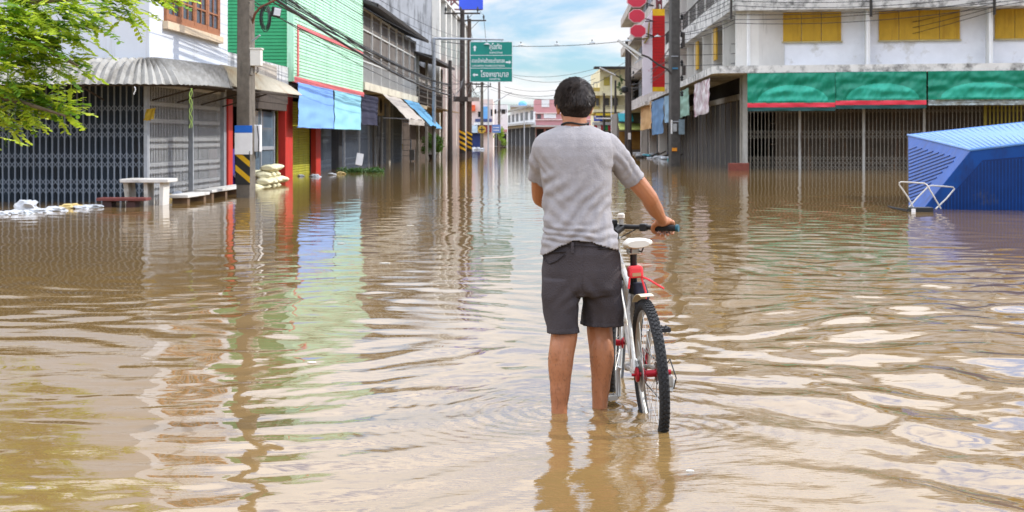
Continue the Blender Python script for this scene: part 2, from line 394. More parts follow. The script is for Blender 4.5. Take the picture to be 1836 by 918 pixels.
def cloth(p00, p10, p11, p01, nx=24, ny=16, amp=.03, seed=0, thick=.004, fold=9, sag=0.0, nrm=None):
    """hanging cloth between four corners (top-left, top-right, bottom-right, bottom-left), with folds"""
    p00, p10, p11, p01 = map(V, (p00, p10, p11, p01)); mb = MB(); vs = []
    nrm = V(nrm) if nrm else (p10 - p00).cross(p01 - p00).normalized()
    for s_ in (0, 1):
        for j in range(ny + 1):
            v = j / ny
            for i in range(nx + 1):
                u = i / nx
                p = (p00 * (1 - u) + p10 * u) * (1 - v) + (p01 * (1 - u) + p11 * u) * v
                w_ = (math.sin(u * fold + seed + v * 1.5) + .6 * math.sin(u * fold * 2.3 + seed * 2 - v * 3)) * (.25 + v)
                w_ += 1.6 * noise.noise(V((u * 4 + seed, v * 5, seed)))
                p = p + nrm * (w_ * amp + s_ * thick) - V((0, 0, sag * math.sin(u * math.pi) * v))
                vs.append(p)
    m = (nx + 1) * (ny + 1)
    for j in range(ny):
        for i in range(nx):
            a = j * (nx + 1) + i; q = (a, a + 1, a + nx + 2, a + nx + 1)
            mb.f.append(q); mb.f.append(tuple(m + k for k in reversed(q)))
    def edge(a, b): mb.f.append((a, b, b + m, a + m))
    for i in range(nx): edge(i, i + 1); edge(ny * (nx + 1) + i, ny * (nx + 1) + i + 1)
    for j in range(ny): edge(j * (nx + 1), (j + 1) * (nx + 1)); edge(j * (nx + 1) + nx, (j + 1) * (nx + 1) + nx)
    mb.v = [tuple(p) for p in vs]
    return mb
def corr_awning(back, eave, pitch=.09, amp=.018, thick=.006, bulge=.14, segs=8):
    """corrugated roofing curved down from a wall line to an eave line (lists of plan points with z)"""
    def resample(pts, n):
        pts = [V(p) for p in pts]; ls = [0]
        for a, b in zip(pts, pts[1:]): ls.append(ls[-1] + (b - a).length)
        out = []
        for i in range(n + 1):
            t = ls[-1] * i / n; k = 0
            while k < len(pts) - 2 and ls[k + 1] < t: k += 1
            f = (t - ls[k]) / max(1e-6, ls[k + 1] - ls[k]); out.append(pts[k].lerp(pts[k + 1], f))
        return out
    L_ = sum((V(b) - V(a)).length for a, b in zip(eave, eave[1:])); n = int(L_ / pitch) * 4
    vs = []
    EP = [V(p) for p in eave]; BP = [V(p) for p in back]; ls = [0]
    for a, b in zip(EP, EP[1:]): ls.append(ls[-1] + (b - a).length)
    B, E_ = [], []
    for i in range(n + 1):      # ribs stay square to the eave: both edges share one parameter
        t = ls[-1] * i / n; k = 0
        while k < len(EP) - 2 and ls[k + 1] < t: k += 1
        f = (t - ls[k]) / max(1e-6, ls[k + 1] - ls[k]); E_.append(EP[k].lerp(EP[k + 1], f)); B.append(BP[k].lerp(BP[k + 1], f))
    for s_ in (0, 1):
        for i in range(n + 1):
            c = amp * math.sin(i / 4 * 2 * math.pi)
            for j in range(segs + 1):
                t = j / segs; p = B[i].lerp(E_[i], t ** .85)
                zb, ze = B[i].z, E_[i].z
                p.z = zb + (ze - zb) * (t ** 2.3) + bulge * 0
                nrm = V((0, 0, 1)) if t < .8 else (V((0, 0, .5)) + (E_[i] - B[i]).normalized() * .9)
                p = p + nrm * (c - s_ * thick)
                vs.append(p)
    m = (n + 1) * (segs + 1); mb = MB(); mb.v = [tuple(p) for p in vs]
    for i in range(n):
        for j in range(segs):
            a = i * (segs + 1) + j; q = (a, a + 1, a + segs + 2, a + segs + 1)
            mb.f.append(q); mb.f.append(tuple(m + k for k in reversed(q)))
    for i in range(n):
        a = i * (segs + 1) + segs; b = a + segs + 1; mb.f.append((a, b, b + m, a + m))
    for j in range(segs):
        for o in (0, n * (segs + 1)): a = o + j; mb.f.append((a, a + 1, a + 1 + m, a + m))
    return mb
# ================= LEFT: white corner shophouse =================
def fb(mb, x0, x1, y0, y1, Y, dep):      # a box seen between these pixels at distance Y, with real depth
    a = ray(x0, y1, Y); b = ray(x1, y0, Y)
    return mb.ob(a, (b.x - a.x, 0, 0), (0, dep, 0), (0, 0, b.z - a.z))

A = thing('corner_shophouse', 'white corner shophouse with timber window, corrugated awning and closed grey folding gates', 'shophouse', st(-10, 29.5, GROUND))
MB().sb(-22, -7.9, 26.5, 33.0, 2.42, 6.9).build('upper_wall', whitewall, A)
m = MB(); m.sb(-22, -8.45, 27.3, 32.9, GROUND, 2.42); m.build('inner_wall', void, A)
m = MB()
m.sb(-8.0, -7.93, 26.45, 26.6, GROUND, 2.42); m.sb(-8.1, -7.93, 32.75, 33.0, GROUND, 2.42); m.sb(-8.1, -7.92, 29.85, 29.93, GROUND, 2.35)
m.sb(-12.95, -12.75, 26.5, 26.7, GROUND, 2.42)
m.each('gate_post', galv, A)
m = MB(); m.sb(-13, -7.95, 26.3, 26.5, 2.36, 2.7); m.sb(-8.08, -7.9, 26.75, 32.75, 2.36, 2.7); m.build('lintel', wooddark, A)
m = MB(); m.sb(-13, -8.2, 26.98, 27.02, GROUND, 2.4)
for i in range(24): m.sb(-12.9 + i * .2, -12.88 + i * .2, 26.95, 26.98, GROUND, 2.4)
m.build('shutter_sheet', dkblue, A)
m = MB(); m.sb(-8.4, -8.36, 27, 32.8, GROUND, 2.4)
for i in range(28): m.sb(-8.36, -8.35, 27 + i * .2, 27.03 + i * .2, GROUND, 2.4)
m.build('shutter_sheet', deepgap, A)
g1 = gate(A, st(-12.75, 26.62), st(-8.02, 26.62), GROUND, 2.3, .122, gatebar, (.10, .27, .62, .79, 1.22, 1.39, 1.75), t=.026, xh=.15, strip=.020)
g2 = gate(A, st(-8.02, 26.8), st(-8.02, 32.7), GROUND, 2.3, .112, gatelight, (.02, .16, .46, .60, .98, 1.12, 1.5, 1.85), t=.036, xh=.13, strip=.012, depth=.004)
m = MB(); m.sb(-8.1, -7.88, 33.0, 33.45, GROUND, 2.2); m.build('door_post', redpaint, A)
# timber window of four casements
wf = MB(); y0, y1, z0, z1 = 27.5, 32.0, 3.66, 5.15
wf.sb(-7.9, -7.84, y0, y1, z0, z0 + .07); wf.sb(-7.9, -7.84, y0, y1, z1 - .07, z1)
for i in range(5):
    y = y0 + (y1 - y0 - .08) * i / 4; wf.sb(-7.9, -7.838, y, y + .1, z0 + .071, z1 - .071)
WF = wf.build('window_frame', woodbrown, A)
m = MB(); m.sb(-7.9, -7.78, y0 - .1, y1 + .1, z0 - .16, z0 - .003); m.build('sill', woodcream, WF)
gl = MB(); gl.sb(-7.9, -7.885, y0 + .05, y1 - .05, z0 + .05, z1 - .05); gl.build('pane', glass, WF)
mu = MB()
for i in range(4):
    ya = y0 + (y1 - y0 - .08) * i / 4 + .1; yb = y0 + (y1 - y0 - .08) * (i + 1) / 4
    for (u, v_) in ((ya, ya + .09), (yb - .09, yb)): mu.sb(-7.88, -7.845, u, v_, z0 + .07, z1 - .07)
    mu.sb(-7.88, -7.845, ya + .09, yb - .09, z0 + .07, z0 + .17); mu.sb(-7.88, -7.845, ya + .09, yb - .09, z1 - .17, z1 - .07)
    mu.sb(-7.88, -7.85, (ya + yb) / 2 - .018, (ya + yb) / 2 + .018, z0 + .17, z1 - .17)
    for k in (1, 2): z = z0 + (z1 - z0) * k / 3; mu.sb(-7.88, -7.852, ya + .09, yb - .09, z - .018, z + .018)
mu.build('muntin', woodbrown, WF)
awn1 = M('grey fibre cement sheet', (.33, .32, .295), .9, .25, 3, (.12, .105, .085), .5, False, bump=.2)
awn2 = M('cream roofing sheet', (.50, .46, .37), .85, .12, 2.5, (.35, .22, .10), .3, False, bump=.15)
corr_awning([st(-13.4, 26.5, 2.78), st(-8.05, 26.5, 2.80), st(-7.9, 26.5, 2.81), st(-7.89, 28.2, 2.84), st(-7.88, 31.9, 2.90)], [st(-13.4, 25.0, 2.24), st(-7.9, 25.0, 2.26), st(-7.0, 25.5, 2.27), st(-6.72, 26.6, 2.29), st(-6.72, 28.6, 2.31)], pitch=.16, amp=.042).build('awning', awn1, A, smooth=True)
corr_awning([st(-7.88, 31.9, 2.93), st(-7.95, 34.5, 2.95), st(-8.25, 37.4, 2.86)], [st(-6.74, 28.45, 2.35), st(-6.74, 33, 2.38), st(-6.74, 36.6, 2.40)], pitch=.14, amp=.036).build('awning', awn2, A, smooth=True, label='cream corrugated awning sheets beyond the pole')
m = MB()
for y in (26.8, 28.6, 30.6, 32.6): m.tube([st(-7.93, y, 2.0), st(-6.85, y, 2.3)], .018, 5)
for x in (-12.4, -11.2, -10, -8.8): m.tube([st(x, 26.45, 2.0), st(x, 25.15, 2.22)], .018, 5)
m.tube([st(-13.4, 25.1, 2.24), st(-7.9, 25.12, 2.24), st(-7.1, 25.6, 2.25), st(-6.82, 26.6, 2.27), st(-6.82, 36.4, 2.35)], .02, 6)
m.each('awning_bracket', wooddark, A)

A.location += V((-.33, 1.4, .05))     # the corner house stands a step back from the awning line
# ---- low shop between ----
B = thing('low_shop', 'low shop with open front, glass door and red pillar beside the mint building', 'shop', st(-10, 38, GROUND))
MB().sb(-16, -8.3, 34.45, 42.1, 2.82, 3.42).build('upper_wall', greywhite, B)
MB().sb(-16, -8.32, 34.45, 42.1, 2.3, 2.81).build('fascia', wooddark, B)
MB().sb(-10.2, -8.26, 36.0, 40.2, 2.95, 3.36).build('wall_panel', M('weathered board', (.42, .38, .33), .9, .15, 3, (.15, .12, .1), .3), B)
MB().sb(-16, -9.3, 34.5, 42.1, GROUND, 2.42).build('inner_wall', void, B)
MB().sb(-8.5, -8.33, 34.5, 42.0, 2.1, 2.29).build('lintel', wooddark, B)
m = MB()
for y in (37.6, 39.4, 41.2): m.sb(-8.62, -8.54, y, y + .09, GROUND, 2.1)
m.sb(-8.62, -8.54, 37.6, 41.3, .95, 1.05)
D = m.build('glass_door', galv, B); MB().sb(-8.6, -8.58, 37.7, 41.2, GROUND, 2.05).build('pane', glass, D)
m = MB(); m.sb(-8.95, -8.7, 35.2, 36.2, GROUND, 1.0); m.build('white_counter', whitem, B)
MB().sb(-8.95, -8.695, 36.205, 36.9, GROUND, 1.0).build('purple_counter', M('purple laminate', (.05, .03, .22), .5), B)
MB().sb(-8.62, -8.40, 42.15, 43.3, GROUND, 2.85).build('pillar', redpaint, B)

# ---- mint green clad building ----
Gb = thing('green_clad_building', 'two storey building clad in mint and deep green boards with red trim', 'shophouse', st(-10, 50, GROUND))
m = siding(MB(), st(-8.2, 57.0), st(-8.2, 42.2), 3.05, 7.0, .105) if False else siding(MB(), st(-8.2, 42.2), st(-8.2, 57.0), 3.05, 7.0, .105)
m.build('front_cladding', mintgreen, Gb)
m = siding(MB(), st(-15, 42.2), st(-8.33, 42.2), 3.05, 7.0, .105); m.build('side_cladding', tealgreen, Gb)
m = MB(); m.sb(-14, -8.35, 42.4, 57, 3.06, 6.98); m.build('wall', void, Gb)
m = MB(); m.sb(-8.2, -8.15, 42.9, 56.8, 4.68, 4.78); m.sb(-8.2, -8.15, 42.85, 43.02, 3.2, 4.78); m.sb(-8.22, -8.14, 42.2, 57, 2.98, 3.16); m.build('trim', pinktrim, Gb)
MB().sb(-8.34, -8.14, 42.08, 42.22, 3.0, 7.0).build('corner_trim', mintgreen, Gb)
MB().sb(-14, -8.25, 42.3, 57, 2.86, 2.97).build('soffit', wooddark, Gb)
MB().sb(-14, -9.75, 43, 57, GROUND, 2.86).build('inner_wall', void, Gb)
ysh = M('olive yellow roller shutter', (.40, .38, .03), .55, .15, 3, (.14, .14, .03), .3, True)
rollshutter(Gb, st(-9.6, 46.6), st(-9.6, 52.6), GROUND, 2.6, ysh)
MB().sb(-9.55, -9.36, 52.75, 53.8, GROUND, 2.86).build('pillar', redpaint, Gb)
MB().sb(-9.68, -9.6, 54, 57, GROUND, 2.86).build('shutter_sheet', dkblue, Gb)
gate(Gb, st(-9.5, 54), st(-9.5, 57), GROUND, 2.8, .19, gatebar, (.1, .3, 1.1, 1.3), t=.02)

# plain sunshade boards hung under the green building
def board(name, label, x0, ya, yb, za, zb, m_, cat='sunshade', amp=.022, seed=0, fold=6):
    c = cloth(st(x0, ya, za), st(x0, yb, za), st(x0, yb, zb), st(x0, ya, zb), amp=amp, seed=seed, fold=fold, nrm=SN)
    c.tube([st(x0 - .01, ya - .03, za + .01), st(x0 - .01, yb + .03, za + .01)], .018, 6)
    c.tube([st(x0 - .01, ya - .03, zb), st(x0 - .01, yb + .03, zb)], .018, 6)
    return tag(c.build(name, m_, smooth=True), label, cat, 'sunshades hung along the left shopfronts')
board('hanging_sunshade', 'cornflower blue square sunshade hung beside the awning end', -8.05, 42.3, 48.7, 2.95, 1.62, M('cornflower cloth', (.20, .40, .82), .8, .04), seed=1)
board('hanging_sunshade', 'pale cyan square sunshade hung under the mint building', -8.05, 49.0, 55.4, 2.95, 1.62, M('cyan cloth', (.28, .60, .74), .8, .04), seed=2)
board('hanging_sunshade', 'dark navy sunshade right of the pale cyan one', -8.15, 56.5, 61.3, 3.05, 1.85, M('navy cloth', (.025, .025, .055), .85, .15), seed=3)

# ---- brown screened building ----
Bb = thing('screened_building', 'old two storey building with brown mesh upper front and dark eaves', 'shophouse', st(-10, 67, GROUND))
MB().sb(-15, -8.45, 57.1, 77.9, 3.35, 6.75).build('wall', void, Bb)
m = MB(); m.sb(-8.36, -8.3, 57.1, 77.9, 3.62, 6.7); m.sb(-14, -8.4, 77.6, 77.88, 3.62, 6.7); m.build('mesh_screen', screenm, Bb)
fr = MB()
for i in range(8):
    y = 57.15 + i * (20.6 / 7); fr.sb(-8.3, -8.22, y, y + .1, 3.62, 6.7)
for z in (4.45, 4.9, 5.75, 6.6): fr.sb(-8.3, -8.235, 57.1, 77.8, z, z + .055)
for i in range(52): y = 57.4 + i * .39; fr.sb(-8.3, -8.25, y, y + .025, 3.62, 4.45)
fr.build('screen_frame', frameal, Bb)
MB().sb(-15, -8.12, 57.1, 77.9, 3.28, 3.6).build('floor_edge', M('pale floor edge', (.62, .58, .47), .85, .15, 2, (.2, .15, .1), .3), Bb)
m = MB(); m.prism([st(-7.55, 56.9, 6.62), st(-7.55, 56.9, 6.78), st(-12, 56.9, 8.3), st(-12, 56.9, 8.14)], (K * 21.3, 21.3, 0)); m.build('roof', roofdark, Bb)
m = MB(); m.sb(-7.60, -7.55, 56.9, 78.2, 6.62, 6.76); m.build('fascia', M('weathered fascia', (.10, .09, .08), .8), Bb)
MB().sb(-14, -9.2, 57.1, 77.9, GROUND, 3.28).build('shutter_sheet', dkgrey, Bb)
gate(Bb, st(-9.05, 57.2), st(-9.05, 66), GROUND, 3.0, .2, gatebar, (.1, .35, 1.2, 1.45), t=.02)
gate(Bb, st(-9.05, 69.5), st(-9.05, 77.8), GROUND, 3.0, .2, gatebar, (.1, .35, 1.2, 1.45), t=.02)
m = MB()
for y in (57.3, 61.5, 64.5, 67, 69.3, 73.5, 77.6): m.sb(-9.08, -8.98, y, y + .09, GROUND, 3.0)
m.each('gate_post', galv, Bb)
MB().sb(-9.6, -8.9, 71.2, 71.9, GROUND, 3.28).build('column', concrete, Bb)
# air conditioner
ac = thing('air_conditioner', 'pale air conditioner unit hung between the navy sunshade and the grey awning', 'air conditioner', st(-8.6, 64.5, 2.35))
MB().sb(-8.9, -8.45, 63.5, 65.8, 2.35, 3.2).build('casing', M('aged casing', (.42, .40, .34), .7, .1), ac, bevel=.02)
MB().lathe(st(-8.449, 64.5, 2.78), [(.34, 0), (.34, .03), (.26, .035), (.26, .01)], 20, SN).build('fan_grille', black, ac)
# awnings
def awn(name, label, top, bot, m_, seed):
    c = cloth(top[0], top[1], bot[1], bot[0], amp=.035, seed=seed, fold=12, ny=12, sag=.06)
    o = tag(c.build(name, m_, smooth=True), label, 'awning', 'fabric awnings on the left row')
    return o
a_ = thing('fabric_awning', 'faded grey fabric awning sloping out from the screened building', 'awning', st(-7.6, 65.5, 2.0), 'fabric awnings on the left row')
cloth(st(-8.15, 62.8, 3.28), st(-8.15, 69.8, 3.28), st(-6.9, 69.2, 2.15), st(-6.9, 62.4, 2.15), amp=.03, seed=4, fold=12, nrm=(.6, 0, .8)).build('canopy', tarpgrey, a_, smooth=True)
cloth(st(-6.9, 62.4, 2.15), st(-6.9, 69.2, 2.15), st(-6.88, 69.2, 1.9), st(-6.88, 62.4, 1.9), amp=.02, seed=4, fold=30, nrm=SN, ny=3).build('valance', tarpgrey, a_, smooth=True)
MB().tube([st(-8.1, 62.8, 2.2), st(-6.92, 62.4, 2.14)], .02, 5).tube([st(-8.1, 69.6, 2.2), st(-6.92, 69.2, 2.14)], .02, 5).each('strut', galv, a_)
a_ = thing('fabric_awning', 'bright blue fabric awning sloping steeply beyond the grey one', 'awning', st(-7.6, 74, 1.8), 'fabric awnings on the left row')
cloth(st(-8.15, 70.4, 3.28), st(-8.15, 78.2, 3.28), st(-6.75, 77.6, 1.78), st(-6.75, 70.0, 1.98), amp=.03, seed=8, fold=12, nrm=(.6, 0, .8)).build('canopy', tarpblue, a_, smooth=True)
MB().tube([st(-8.1, 70.4, 2.1), st(-6.8, 70.1, 1.97)], .02, 5).tube([st(-8.1, 78, 2.1), st(-6.8, 77.6, 1.8)], .02, 5).each('strut', galv, a_)

# ---- timber balcony building ----
T = thing('balcony_building', 'narrow old shophouse with timber balcony and sagging dark roof', 'shophouse', st(-10, 88, GROUND))
MB().sb(-14, -9.1, 78.1, 93.9, GROUND, 5.9).build('wall', M('old timber wall', (.10, .075, .06), .9, .3, 2), T)
m = MB(); m.sb(-9.1, -8.1, 78.1, 93.9, 3.0, 3.2); m.build('balcony_floor', M('timber floor edge', (.40, .33, .23), .9), T)
m = MB()
for i in range(40): y = 78.2 + i * .4; m.sb(-8.16, -8.12, y, y + .07, 3.2, 4.2)
for z in (3.3, 3.65, 4.1): m.sb(-8.18, -8.1, 78.1, 93.9, z, z + .09)
m.build('balcony_railing', wooddark, T)
m = MB()
for i in range(20): m.lathe(st(-8.5, 78.4 + i * .55, 4.5), [(.03, 0), (.07, .12), (.04, .3), (.07, .5), (.03, .62)], 6)
m.each('baluster', M('whitewashed baluster', (.6, .55, .5), .8), T)
m = MB()
for y in (78.2, 83.3, 88.5, 93.6): m.sb(-8.25, -8.1, y, y + .16, GROUND, 5.9)
m.each('post', concrete, T)
m = MB(); m.prism([st(-7.3, 77.6, 5.75), st(-7.3, 77.6, 5.9), st(-12, 77.6, 7.1), st(-12, 77.6, 6.95)], (K * 16.3 * 1.0, 16.3, .1)); m.build('roof', roofdark, T)
m = MB(); m.prism([st(-7.0, 83, 2.95), st(-7.0, 83, 3.02), st(-9, 83, 3.3), st(-9, 83, 3.23)], (K * 11, 11, 0)); m.build('canopy_roof', M('rusty canopy', (.28, .2, .12), .8), T)

# ---- tall white concrete building ----
Wb = thing('concrete_building', 'tall stained white concrete building with pink lower walls and tall columns', 'building', st(-14, 108, GROUND))
MB().sb(-26, -8.9, 94.2, 124, GROUND, 10.9).build('wall', greywhite, Wb)
pinkw = M('faded pink wall', (.58, .34, .32), .9, .12, 1, (.3, .2, .18), .3, True)
MB().sb(-8.9, -8.85, 94.5, 124, GROUND, 6.9).build('pink_wall', pinkw, Wb)
colw = M('warm white column', (.72, .70, .64), .9, .08, 1, (.3, .28, .22), .3, True)  # the columns' own warm white, lighter than the wall behind
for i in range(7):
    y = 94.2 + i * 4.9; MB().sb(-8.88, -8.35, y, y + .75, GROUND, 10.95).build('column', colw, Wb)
for i in range(6):
    y = 95.2 + i * 4.9
    f = MB().sb(-8.9, -8.78, y, y + 3.6, 6.95, 7.15).sb(-8.9, -8.78, y, y + 3.6, 8.55, 8.7).build('window', wooddark, Wb)
    MB().sb(-8.9, -8.84, y, y + 3.6, 7.15, 8.55).build('pane', M('blue green glass', (.12, .28, .27), .15), f)
MB().sb(-8.87, -8.3, 94.2, 124, 10.95, 11.1).build('parapet', slabstain, Wb)
# ================= FAR END OF THE STREET =================
def bld(name, label, px0, px1, py0, Y, dep, m_, cat='building', group='buildings at the far end of the street'):
    a = ray(px0, 0, Y); b = ray(px1, 0, Y)
    t = thing(name, label, cat, ((a.x + b.x) / 2, Y + dep / 2, GROUND), group)
    m = MB(); z = H + (HY - py0) * Y / FP
    m.ob((a.x, Y, GROUND), (b.x - a.x, 0, 0), (0, dep, 0), (0, 0, z - GROUND)); m.build('wall', m_, t)
    return t
def fpart(t, name, rects, Y, m_, proud=.12, parent=None):
    for (x0, x1, y0, y1) in rects: fb(MB(), x0, x1, y0, y1, Y - proud, proud - .003 if proud > .02 else proud).build(name, m_, t)
pink = M('pink painted wall', (.52, .26, .27), .85, .08, .6); salmon = M('pale salmon wall', (.72, .60, .56), .85, .06, .6); signred = M('orange red sign', (.75, .12, .04), .6); signblue = M('sky blue sign', (.16, .42, .78), .6)
bluesht = M('navy shop shutter', (.02, .04, .16), .7, .2, 2); offw = M('off white far wall', (.70, .71, .72), .9, .06, .5, (.3, .3, .3), .25)
t = bld('far_shophouse', 'far shophouse with navy shutters, white balcony and red signs behind the striped poles', 842, 884, 178, 205, 14, salmon)
fpart(t, 'shutter', [(843, 862, 239, 264)], 205, bluesht); fpart(t, 'balcony', [(850, 884, 219, 224)], 205, offw, 1.0)
fpart(t, 'railing', [(852, 882, 213, 218.5)], 205, M('navy railing', (.06, .08, .2), .7), .9)
fpart(t, 'sign_board', [(866, 876, 191, 213)], 205, signblue, .5); fpart(t, 'sign_board', [(843.5, 852, 188, 199)], 205, signred, .6)
fpart(t, 'awning', [(862, 881, 225, 237)], 205, M('maroon awning', (.2, .04, .05), .8), 1.2); fpart(t, 'awning', [(844, 856, 225, 238)], 205, M('white and blue awning', (.5, .66, .8), .8), 1.3)
fpart(t, 'window', [(857, 863, 200, 210), (880, 883, 196, 208)], 205, void, .02)
t = bld('far_shophouse', 'pale narrow far building above the small green tree', 880, 910, 187, 222, 12, offw)
fpart(t, 'window', [(884, 890, 196, 204), (899, 906, 196, 204)], 222, void, .04)
fpart(t, 'shop_opening', [(881, 908, 240, 262)], 222, void, .04); fpart(t, 'canopy', [(880, 909, 232, 236)], 222, pink, 1.5)
# grey row whose front faces the bend of the street
G2 = thing('grey_shophouse_row', 'row of grey white shophouses at the bend, left of the pink building', 'shophouse row', (0, 262, GROUND), 'buildings at the far end of the street')
def gp(px, Y): return V(((px - CX) * Y / FP, Y, 0))
a, b = gp(904, 300), gp(959, 232); d = b - a; back = V((6, 8, 0))
zt = lambda py, Y: H + (HY - py) * Y / FP
MB().prism([a + V((0, 0, GROUND)), b + V((0, 0, GROUND)), b + V((0, 0, zt(200, 232))), a + V((0, 0, zt(213, 300)))], back).build('wall', offw, G2)
e = d.normalized(); nn = V((-abs(e.y), -abs(e.x), 0)).normalized(); nn = V((e.y, -e.x, 0)); nn = nn if nn.y < 0 else -nn
m = MB(); m.ob(a + nn * 1.6 + V((0, 0, 3.6)), d, -nn * 1.6, (0, 0, .35)); m.build('canopy', M('grey canopy slab', (.42, .42, .41), .9), G2)
m = MB(); m.ob(a + nn * .8 + V((0, 0, 6.6)), d * .9, -nn * .8, (0, 0, .3)); m.build('ledge', concrete, G2)
for i in range(7):
    m = MB(); m.ob(a + d * (i / 7 + .02) + nn * .05 + V((0, 0, GROUND)), d * .125, -nn * .05, (0, 0, 3.3)); m.build('shop_opening', void, G2)
    m = MB(); m.ob(a + d * (i / 7 + .03) + nn * .06 + V((0, 0, 4.5)), d * .07, -nn * .06, (0, 0, 1.5)); m.build('window', M('dim window', (.08, .08, .09), .5), G2)
t = bld('far_shophouse', 'long pale hall roof rising behind the grey row', 915, 965, 192, 330, 20, offw)
fpart(t, 'roof', [(914, 966, 189, 192)], 330, M('far grey roof', (.45, .46, .48), .8), 2)
def tank(label, px, py, r, Y):
    p = ray(px, py, Y); t = tag(MB().lathe(p, [(r * .8, 0), (r, .15), (r, r * 1.1), (r * .6, r * 1.5), (r * .2, r * 1.6)], 16).build('water_tank', signblue, smooth=True), label, 'water tank')
tank('blue plastic water tank on the roof behind the grey row', 937, 192.5, 1.0, 334)
t = bld('pink_building', 'pink three storey building with pale panels behind the man’s head', 959, 1062, 178, 232.2, 14, pink)
fpart(t, 'pale_panel', [(971, 985, 178.5, 192), (975, 997, 204, 212), (1044, 1060, 186, 200)], 232.2, offw, .15)
fpart(t, 'window', [(963, 970, 205, 213), (1000, 1012, 190, 200), (1020, 1034, 190, 200)], 232.2, M('dim window', (0, 0, 0)), .1)
fpart(t, 'canopy', [(953, 1062, 224.5, 227.5)], 232.2, M('grey canopy slab', (0, 0, 0)), 2.6); fpart(t, 'shop_opening', [(962, 975, 231, 262), (979, 1000, 231, 262), (1004, 1030, 231, 262), (1034, 1058, 231, 262)], 232.2, void, .1)
fpart(t, 'ledge', [(959, 1062, 202, 203.4), (959, 1062, 214, 215.2)], 232.2, salmon, .4)
# yellow building
Y_ = 150
t = bld('yellow_building', 'cream yellow building with balconies and flat roof right of the man’s head', 1076, 1126, 123, Y_, 18, cream, group=None)
fpart(t, 'roof', [(1066, 1126, 119, 122.5)], Y_, roofdark, 2.0); fpart(t, 'window', [(1082.5, 1093, 138, 153)], Y_, M('olive louvre', (.42, .34, .07), .7), .1)
fpart(t, 'balcony', [(1066, 1120, 164, 171), (1064, 1121, 196, 201)], Y_, cream, 2.2)
fpart(t, 'window', [(1068.5, 1074, 176, 191), (1082, 1092, 176, 191), (1098, 1108, 176, 191)], Y_, M('dim window', (0, 0, 0)), .1)
fb(MB(), 1064, 1075.5, 157, 204, Y_ + .2, 12).build('wing_wall', M('mustard wall', (.55, .42, .12), .85, .1, 1), t)
m = MB()
for i in range(28): fb(m, 1064.5 + i * 2, 1065 + i * 2, 190, 196, Y_ - 2.1, .05)
fb(m, 1064.5, 1120, 189.3, 190.3, Y_ - 2.15, .08); m.build('railing', M('yellow grey railing', (.5, .45, .3), .7), t)
m = MB()
for (x0, x1, y0, y1) in ((1064, 1076, 147, 148), (1064, 1065, 148, 157), (1070, 1071, 148, 157)): fb(m, x0, x1, y0, y1, Y_ + .5, .08)
m.build('roof_railing', galv, t)
fb(MB(), 1069, 1122, 203, 207, Y_ - 2.3, .5).build('yellow_band', M('bright yellow band', (.75, .55, .05), .6), t)
fb(MB(), 1066, 1080, 208, 217, Y_ - 1.2, 1).build('blue_awning', M('royal blue awning', (.02, .08, .5), .7), t)
m = MB(); fb(m, 1064, 1122, 219, 224, Y_ - 2.6, 2.4); m.build('canopy', M('grey canopy slab', (0, 0, 0)), t)
for i, c in enumerate(((.30, .02, .03), (.65, .62, .6), (.3, .02, .03), (.02, .2, .05), (.3, .02, .03), (.65, .62, .6), (.3, .02, .03))):
    fb(MB(), 1065 + i * 6.3, 1071 + i * 6.3, 224.5, 234, Y_ - 2.5, .1).build('shop_banner', M('shop banner %d' % i, c, .7), t)
fb(MB(), 1064, 1125, 236, 262, Y_ - .12, .11).build('shop_opening', void, t)
# white rectangular sign frame in front of the yellow building
m = MB()
for (x0, x1, y0, y1) in ((1066.5, 1068, 207, 213), (1095, 1097, 135, 213), (1066.5, 1097, 211, 213.5)): fb(m, x0, x1, y0, y1, 118, .06)
fb(m, 1095.3, 1096.6, 213, 275, 118, .05)
tag(m.build('empty_signboard', whitem), 'empty white square tube sign frame before the yellow building', 'sign frame')
# teal and yellow awning shop
t = bld('awning_shop', 'shop with teal and lime awnings left of the stained grey building', 1106, 1150, 203, 132, 8, M('dull shop wall', (.2, .18, .16), .9, .2), group=None)
def stripawn(px0, px1, py0, py1, Y, out, m1, name, parent, n=14):
    m = MB(); a = ray(px0, py0, Y); b = ray(px1, py0, Y); c = ray(px0, py1, Y - out)
    for i in range(n):
        x0 = a.x + (b.x - a.x) * i / n; x1 = a.x + (b.x - a.x) * (i + .82) / n
        m.prism([(x0, Y, a.z), (x0, Y, a.z + .05), (x0, Y - out, c.z + .05), (x0, Y - out, c.z)], (x1 - x0, 0, 0))
    m.prism([(a.x, Y, a.z - .02), (a.x, Y, a.z + .02), (a.x, Y - out, c.z + .02), (a.x, Y - out, c.z - .02)], (b.x - a.x, 0, 0))
    m.build(name, m1, parent)
stripawn(1108, 1134, 204, 218, 131.9, 1.2, M('teal awning', (.01, .30, .36), .6), 'upper_awning', t)
stripawn(1108, 1150, 222, 233, 131.9, 1.9, M('lime awning', (.50, .55, .16), .6), 'lower_awning', t)
fb(MB(), 1110, 1148, 236, 268, 131.9, .09).build('shutter', M('dull orange brown shutter', (.28, .15, .03), .7, .25, 2), t)

